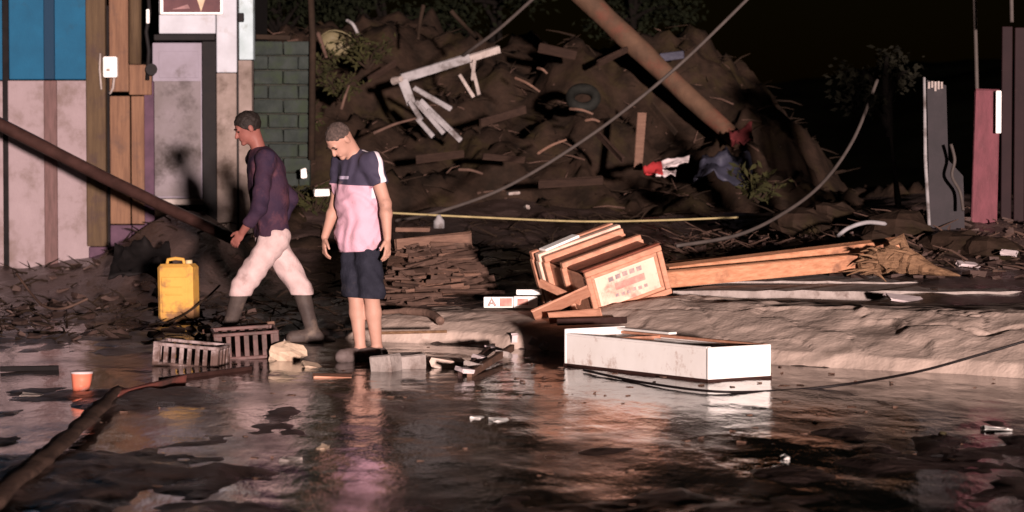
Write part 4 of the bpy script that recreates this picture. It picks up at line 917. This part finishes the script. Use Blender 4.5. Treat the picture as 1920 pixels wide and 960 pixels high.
def hand(s, wrist, dirv, palmn, thumb, sc_=1.0, curl=.5):
    """palm, four unequal bent fingers and a thumb leaving the side of the palm"""
    d = Vector(dirv).normalized(); n = Vector(palmn); n = (n - d * n.dot(d)).normalized(); t = Vector(thumb); t = (t - d * t.dot(d) - n * t.dot(n)).normalized(); wv = Vector(wrist)
    s.ell(wv + d * .05 * sc_, (.036 * sc_, .017 * sc_, .052 * sc_), (t, n, d), .015)
    for i_, (o, ln) in enumerate(((.028, .072), (.009, .082), (-.010, .076), (-.028, .058))):
        b = wv + d * .088 * sc_ + t * o * sc_; p1 = b + (d * math.cos(curl * .5) + n * math.sin(curl * .5)) * ln * .45 * sc_; p2 = p1 + (d * math.cos(curl * 1.4) + n * math.sin(curl * 1.4)) * ln * .32 * sc_; p3 = p2 + (d * math.cos(curl * 2.0) + n * math.sin(curl * 2.0)) * ln * .25 * sc_
        s.cone(b, p1, .0095, .009, .004); s.cone(p1, p2, .009, .0085, .003); s.cone(p2, p3, .0085, .0075, .003)
    b = wv + d * .03 * sc_ + t * .030 * sc_; p1 = b + (t * .6 + d * .8) * .036 * sc_ + n * .008; p2 = p1 + (t * .25 + d * .95) * .030 * sc_ + n * .01
    s.cone(b, p1, .014, .0105, .008); s.cone(p1, p2, .0105, .0085, .003)

def head(s, c, f, u, l):
    """skull, jaw, brow, nose, ears, lips; f forward, u up, l left"""
    c, f, u, l = Vector(c), Vector(f), Vector(u), Vector(l)
    s.ell(c + u * .028 - f * .012, (.076, .098, .092), (l, f, u), .02); s.ell(c - u * .045 + f * .028, (.056, .066, .068), (l, f, u), .03)
    s.cone(c + f * .078 + u * .022 + l * .03, c + f * .078 + u * .022 - l * .03, .014, .014, .015)
    s.cone(c + f * .088 + u * .005, c + f * .108 - u * .028, .010, .014, .008)
    s.cone(c + f * .084 - u * .060 + l * .018, c + f * .084 - u * .060 - l * .018, .010, .010, .006)
    s.ell(c + f * .078 - u * .094, (.024, .02, .018), (l, f, u), .015)
    for g in (-1, 1): s.ell(c + l * (.078 * g) - f * .008 - u * .005, (.010, .020, .032), (l, f, u), .006)
def face_bits(parent, o, c, f, u, l):
    c, f, u, l = Vector(c), Vector(f), Vector(u), Vector(l)
    for g in (-1, 1):
        mb = MB(); p = o + c + l * (.031 * g) + f * .078 + u * .006; mb.tube([p - l * .013, p - l * .006 + f * .004, p + l * .006 + f * .004, p + l * .013], [.003, .008, .008, .003], 8); mb.build('eye', m_eye, parent, True)
        mb = MB(); p = o + c + l * (.032 * g) + f * .090 + u * .026; mb.tube([p - l * .02, p + u * .004, p + l * .02], [.004, .006, .004], 6); mb.build('eyebrow', m_hair, parent, True)
    mb = MB(); p = o + c + f * .0925 - u * .060; mb.tube([p - l * .022 - f * .008, p, p + l * .022 - f * .008], [.004, .006, .004], 6); mb.build('mouth', m_lip, parent, True)

def foot(s, ank, toe, r=.035, k=.02, z0=None):
    a, t = Vector(ank), Vector(toe); h_ = (a - (t - a) * .25); h_.z = t.z + .012
    s.cone(a, h_, r * 1.05, r * 1.05, k); s.cone(h_, t.lerp(a, .1) + Vector((0, 0, .01)), r * 1.1, r * 1.15, k); s.cone(t.lerp(h_, .35) + Vector((0, 0, .012)), t, r * 1.2, r * .85, k); s.cone(a, t.lerp(h_, .3), r, r * .9, k)

def shirt_material():
    m = bpy.data.materials.new('pink_and_navy_shirt'); m.use_nodes = True; n, l = m.node_tree.nodes, m.node_tree.links; b = n['Principled BSDF']; b.inputs['Roughness'].default_value = .85
    tc = n.new('ShaderNodeTexCoord')
    def math_(op, a, b_=None):
        q = n.new('ShaderNodeMath'); q.operation = op
        for i_, v_ in enumerate((a, b_)):
            if v_ is None: continue
            if isinstance(v_, (int, float)): q.inputs[i_].default_value = v_
            else: l.new(v_, q.inputs[i_])
        return q.outputs[0]
    def dot(vec, off):
        q = n.new('ShaderNodeVectorMath'); q.operation = 'DOT_PRODUCT'; l.new(tc.outputs['Object'], q.inputs[0]); q.inputs[1].default_value = vec
        return math_('SUBTRACT', q.outputs['Value'], off)
    return m, n, l, b, math_, dot
# ---- man in the pink and navy shirt, head bowed, facing left
phi = R(50); Fv = Vector((-math.sin(phi), -math.cos(phi), 0)); Lv = Vector((math.cos(phi), -math.sin(phi), 0)); UZ = Vector((0, 0, 1))
g1 = G(690, 676, 0); O1 = Vector((g1.x, g1.y, .0))
pm = thing('person', O1, 'man in pink and navy shirt and dark shorts, head bowed, standing in the water', 'person')
lo, hi, hh = (-.55, -.5, -.03), (.42, .45, 1.78), .0065
pel = Vector((-.055, 0, .90)); che = Vector((-.062, 0, 1.24)); nb = Vector((-.075, -.01, 1.435))
lsh, rsh = nb + Lv * .178 - UZ * .035, nb - Lv * .178 - UZ * .035
lel, lwr = Vector((.135, -.20, 1.115)), Vector((.150, -.25, .875)); rel, rwr = Vector((-.235, .13, 1.10)), Vector((-.305, .03, .875))
lhip, rhip = pel + Lv * .085 - UZ * .02, pel - Lv * .085 - UZ * .02
lkn, lan = Vector((.028, -.05, .475)), Vector((.062, .03, .085)); rkn, ran = Vector((-.088, .01, .475)), Vector((-.052, -.02, .085))
ltoe, rtoe = lan + Fv * .15 - UZ * .055, ran + Fv * .15 + Vector((-.02, -.02, -.055))
hf = (Fv * .62 - UZ * .78).normalized(); hu = (UZ * .62 + Fv * .78).normalized(); hl = Lv; hc = Vector((-.19, -.10, 1.555))
def torso(s, g=0.0, k=.04):
    s.cone(pel + Lv * .055, pel - Lv * .055, .108 + g, .108 + g, k)
    for q in (-1, 1): s.cone(pel + Lv * .055 * q + UZ * .05, che + Lv * .075 * q - UZ * .02, .098 + g, .105 + g, k)
    s.ell(che + UZ * .04, (.165 + g, .110 + g, .19 + g), (Lv, Fv, UZ), k); s.ell(che + UZ * .08 - Fv * .03, (.15 + g, .085 + g, .13 + g), (Lv, Fv, UZ), k)
    for sh_ in (lsh, rsh): s.cone(nb - UZ * .03, sh_, .058 + g, .060 + g, k)
s1 = SDF(lo, hi, hh); torso(s1); s1.cone(nb - UZ * .02, hc - hf * .035 - hu * .03, .060, .055, .025); head(s1, hc, hf, hu, hl)
for sh_, el, wr in ((lsh, lel, lwr), (rsh, rel, rwr)):
    s1.cone(sh_, el, .054, .041, .03); s1.cone(el, el.lerp(wr, .3), .040, .042, .02); s1.cone(el.lerp(wr, .3), wr, .042, .027, .02)
hand(s1, lwr, (.02, -.1, -1), (-.6, .4, 0), Fv, 1.0, .45); hand(s1, rwr, (-.05, -.12, -1), (.5, .2, 0), Fv, 1.0, .55)
for hp_, kn, an, toe in ((lhip, lkn, lan, ltoe), (rhip, rkn, ran, rtoe)):
    s1.cone(hp_, kn, .085, .056, .03); s1.cone(kn, kn.lerp(an, .35), .054, .057, .02); s1.cone(kn.lerp(an, .35) , an, .055, .036, .02); foot(s1, an, toe, .032)
v, f = s1.mesh(); mesh_obj('body', v + np.array(O1), f, m_skin, pm, True)
face_bits(pm, O1, hc, hf, hu, hl)
# shirt
s2 = SDF(lo, hi, hh); torso(s2, .016, .045)
s2.cone(lsh, lsh.lerp(lel, .62), .072, .070, .03); s2.cone(rsh, rsh.lerp(rel, .62), .072, .070, .03); s2.ell(pel - UZ * .02, (.200, .160, .21), (Lv, Fv, UZ), .05); s2.ell(che - UZ * .12 + Fv * .02, (.165, .13, .17), (Lv, Fv, UZ), .05)
s2.folds(.0075, lambda X, Y, Z: np.sin(X * 34 + Z * 26 + 2.5 * np.sin(Y * 17 + Z * 13)) * np.sin(Z * 15 - X * 14 + 1.5 * np.sin(X * 23)) + .45 * np.abs(np.sin(Y * 40 - Z * 34 + X * 30)))
s2.cut((0, 0, .778), (.06, 0, -1))
for sh_, el in ((lsh, lel), (rsh, rel)):   # keep the sleeve mouth clean
    pass
ms, n_, l_, b_, mth, dot = shirt_material()
zc = dot((0, 0, 1), 0); fr_ = dot(tuple(Fv), Fv.dot(nb)); lf = dot(tuple(Lv), Lv.dot(nb))
pink, navy, wht = (.50, .285, .355, 1), (.028, .022, .045, 1), (.62, .54, .58, 1)
def mixc(fac, a, b2):
    q = n_.new('ShaderNodeMix'); q.data_type = 'RGBA'; l_.new(fac, q.inputs['Factor'])
    for nm, v_ in (('A', a), ('B', b2)):
        if isinstance(v_, tuple): q.inputs[nm].default_value = v_
        else: l_.new(v_, q.inputs[nm])
    return q.outputs['Result']
up_ = mth('GREATER_THAN', mth('ADD', zc, mth('MULTIPLY', lf, .04)), 1.245)
col = mixc(up_, pink, navy)
logo = mth('MULTIPLY', mth('MULTIPLY', mth('GREATER_THAN', zc, 1.283), mth('LESS_THAN', zc, 1.305)), mth('MULTIPLY', mth('GREATER_THAN', fr_, .06), mth('MULTIPLY', mth('LESS_THAN', lf, .045), mth('GREATER_THAN', lf, -.12))))
col = mixc(logo, col, (.32, .27, .36, 1))
strp = mth('MULTIPLY', mth('LESS_THAN', mth('ABSOLUTE', mth('ADD', fr_, .012)), .020), mth('MULTIPLY', mth('GREATER_THAN', mth('ABSOLUTE', lf), .065), mth('GREATER_THAN', zc, 1.15)))
col = mixc(strp, col, wht)
tcs = [q for q in n_ if q.type == 'TEX_COORD'][0]
def nz_(sc_, det): q = n_.new('ShaderNodeTexNoise'); q.inputs['Scale'].default_value = sc_; q.inputs['Detail'].default_value = det; q.inputs['Roughness'].default_value = .7; l_.new(tcs.outputs['Object'], q.inputs['Vector']); return q.outputs['Fac']
spl = n_.new('ShaderNodeMapRange'); spl.inputs[1].default_value = .58; spl.inputs[2].default_value = .70; spl.inputs[4].default_value = .6; l_.new(mth('ADD', nz_(6, 9), mth('MULTIPLY', mth('SUBTRACT', 1.0, zc), .16)), spl.inputs[0])
col = mixc(spl.outputs[0], col, (.22, .13, .115, 1)); l_.new(col, b_.inputs['Base Color'])
bpn = n_.new('ShaderNodeBump'); bpn.inputs['Strength'].default_value = .5; bpn.inputs['Distance'].default_value = .012; l_.new(nz_(16, 4), bpn.inputs['Height']); l_.new(bpn.outputs[0], b_.inputs['Normal'])
# lower sleeve cut: planes across the upper arm, only where the arm is outside the torso
X, Y, Z = s2._grid((slice(None),) * 3)
for sh_, el in ((lsh, lel), (rsh, rel)):
    dr = (el - sh_).normalized(); q = sh_.lerp(el, .55); pl = (X - q.x) * dr.x + (Y - q.y) * dr.y + (Z - q.z) * dr.z
    axd = np.sqrt(np.maximum((X - q.x) ** 2 + (Y - q.y) ** 2 + (Z - q.z) ** 2 - pl ** 2, 0)); m = (axd < .085) & (pl > -.02) & (pl < .2)
    tors = np.abs((X - che.x) * Lv.x + (Y - che.y) * Lv.y) < .186
    s2.F = np.where(m & ~tors, np.maximum(s2.F, pl), s2.F).astype(np.float32)
del X, Y, Z
v, f = s2.mesh(); mesh_obj('shirt', v + np.array(O1), f, ms, pm, True)
# shorts
s3 = SDF((-.4, -.35, .38), (.3, .35, 1.05), hh); s3.cone(pel + Lv * .055 - UZ * .02, pel - Lv * .055 - UZ * .02, .112, .112, .04)
for hp_, kn in ((lhip, lkn), (rhip, rkn)): s3.cone(hp_, kn, .093, .099, .03)
s3.folds(.007, lambda X, Y, Z: np.sin(X * 45 + Z * 22) * np.sin(Z * 33 + Y * 30)); s3.cut((0, 0, .445), (-.05, 0, -1)); s3.cut((0, 0, .87), (0, 0, 1))
v, f = s3.mesh(); mesh_obj('shorts', v + np.array(O1), f, m_navyshort, pm, True)
for an, toe in ((lan, ltoe), (ran, rtoe)):
    s4 = SDF((-.4, -.4, -.04), (.3, .35, .14), .005); foot(s4, an - UZ * .02, toe, .041)
    s4.cut((0, 0, -.02), (0, 0, -1)); s4.cut((0, 0, .095), (0, 0, 1))
    v, f = s4.mesh(); mesh_obj('shoe', v + np.array(O1), f, m_shoe, pm, True)
def hair(parent, o, c, f, u, l, mat, grow=.010, name='hair', line=.02, back=-.065):
    s = SDF(Vector(c) - Vector((.2, .2, .2)), Vector(c) + Vector((.2, .2, .2)), .005); c, f, u, l = Vector(c), Vector(f), Vector(u), Vector(l)
    s.ell(c + u * .032 - f * .016, (.076 + grow, .098 + grow, .092 + grow), (l, f, u), .02)
    s.cut(c + u * line + f * .045, (f * .72 - u * .69).normalized()); s.cut(c + u * back - f * .02, (-u * .93 + f * -.0 + f * .36).normalized() if back > 0 else -u)
    s.folds(.0028, lambda X, Y, Z: np.sin(X * 70 + 3 * np.sin(Z * 50)) * np.sin(Y * 75 + 2 * np.sin(X * 60)) + .4 * np.sin(Z * 140 + X * 90))
    v, f_ = s.mesh(); mesh_obj(name, v + np.array(o), f_, mat, parent, True)
hair(pm, O1, hc, hf, hu, hl, M('cropped_hair', (.085, .060, .052), (.04, .03, .027), 60, .9, .3, 160, spec=.1), .0025, 'hair', .05, .02)

# ---- walking man
g2 = G(505, 638, .02); O2 = Vector((g2.x, g2.y, .02)); sc2 = FPX / g2.y
def q2(px, py, y=0.0): return Vector(((px - 505) / sc2, y, (638 - py) / sc2))
ph = R(72); F2 = Vector((-math.sin(ph), -math.cos(ph), 0)); L2 = Vector((math.cos(ph), -math.sin(ph), 0))
wm = thing('person', O2, 'man in maroon shirt, white cropped trousers and boots, striding to the left', 'person')
lo, hi = (-.62, -.5, -.03), (.55, .5, 1.82)
pel = q2(512, 442); che = q2(503, 345); nb = q2(490, 288); hc = q2(466, 240, -.02); hf = (F2 * .9 - UZ * .42).normalized(); hu = (UZ * .9 + F2 * .42).normalized()
tl = (nb - pel).normalized(); fw = F2 - tl * F2.dot(tl); fw.normalize()
lsh, rsh = nb + L2 * .175 - UZ * .04, nb - L2 * .175 - UZ * .04
lel, lwr = q2(494, 388, -.30), q2(462, 432, -.26); rel, rwr = q2(540, 372, .24), q2(520, 430, .30)
lhip, rhip = pel + L2 * .085 - UZ * .02, pel - L2 * .085 - UZ * .02
lkn, lan = q2(455, 538, -.06), q2(428, 618, .0); rkn, ran = q2(562, 542, .12), q2(585, 622, .06)
ltoe, rtoe = lan + Vector((-.16, -.04, -.05)), q2(545, 636, .02)
def torso2(s, g=0., k=.04):
    s.cone(pel + L2 * .055, pel - L2 * .055, .108 + g, .108 + g, k)
    for q in (-1, 1): s.cone(pel + L2 * .055 * q + tl * .05, che + L2 * .075 * q, .098 + g, .105 + g, k)
    s.ell(che + tl * .07, (.17 + g, .128 + g, .20 + g), (L2, fw, tl), k); s.ell(che - tl * .10, (.16 + g, .128 + g, .18 + g), (L2, fw, tl), k)
    for sh_ in (lsh, rsh): s.cone(nb - UZ * .03, sh_, .058 + g, .060 + g, k)
s1 = SDF(lo, hi, hh); torso2(s1); s1.cone(nb - UZ * .02, hc - hf * .03 - hu * .03, .058, .055, .025); head(s1, hc, hf, hu, L2)
for sh_, el, wr in ((lsh, lel, lwr), (rsh, rel, rwr)):
    s1.cone(sh_, el, .054, .042, .03); s1.cone(el, el.lerp(wr, .3), .042, .043, .02); s1.cone(el.lerp(wr, .3), wr, .043, .028, .02)
hand(s1, lwr, lwr - lel, (0, .6, -.2), (-.3, 0, .5), 1., .6); hand(s1, rwr, rwr - rel, (0, -.6, -.2), (-.5, 0, .2), 1., .6)
for hp_, kn, an, toe in ((lhip, lkn, lan, ltoe), (rhip, rkn, ran, rtoe)):
    s1.cone(hp_, kn, .086, .057, .03); s1.cone(kn, kn.lerp(an, .35), .055, .057, .02); s1.cone(kn.lerp(an, .35), an, .055, .036, .02); foot(s1, an, toe, .03)
v, f = s1.mesh(); mesh_obj('body', v + np.array(O2), f, m_skinr, wm, True); face_bits(wm, O2, hc, hf, hu, L2)
s2 = SDF(lo, hi, hh); torso2(s2, .018, .045)
for sh_, el, wr in ((lsh, lel, lwr), (rsh, rel, rwr)): s2.cone(sh_, el, .072, .062, .03); s2.cone(el, el.lerp(wr, .6), .060, .048, .02)
s2.folds(.006, lambda X, Y, Z: np.sin(X * 36 + Z * 26 + 2 * np.sin(Y * 22)) * np.sin(Z * 19 - X * 12)); s2.cut(pel + UZ * .0, (.1, 0, -1))
v, f = s2.mesh(); mesh_obj('shirt', v + np.array(O2), f, m_maroon, wm, True)
s3 = SDF((-.5, -.4, .2), (.5, .45, 1.0), hh); s3.cone(pel + L2 * .06, pel - L2 * .06, .120, .120, .04)
for hp_, kn, an in ((lhip, lkn, lan), (rhip, rkn, ran)): s3.cone(hp_, kn, .108, .088, .03); s3.cone(kn, kn.lerp(an, .16), .088, .084, .02)
s3.folds(.007, lambda X, Y, Z: np.sin(X * 40 + Z * 25) * np.sin(Z * 30 + Y * 26)); s3.cut(pel + UZ * .13, (0, 0, 1))
s3.cut((0, 0, .345), (0, 0, -1))
v, f = s3.mesh(); mesh_obj('cropped_trousers', v + np.array(O2), f, m_pale, wm, True)
for kn, an, toe in ((lkn, lan, ltoe), (rkn, ran, rtoe)):
    s4 = SDF((-.62, -.3, -.03), (.5, .35, .50), .006); s4.cone(kn.lerp(an, .12), an, .068, .050, .01); foot(s4, an, toe, .043)
    s4.cut((0, 0, -.015), (0, 0, -1)); v, f = s4.mesh(); mesh_obj('boot', v + np.array(O2), f, m_boot, wm, True)
hair(wm, O2, hc, hf, hu, L2, m_hair, .008)
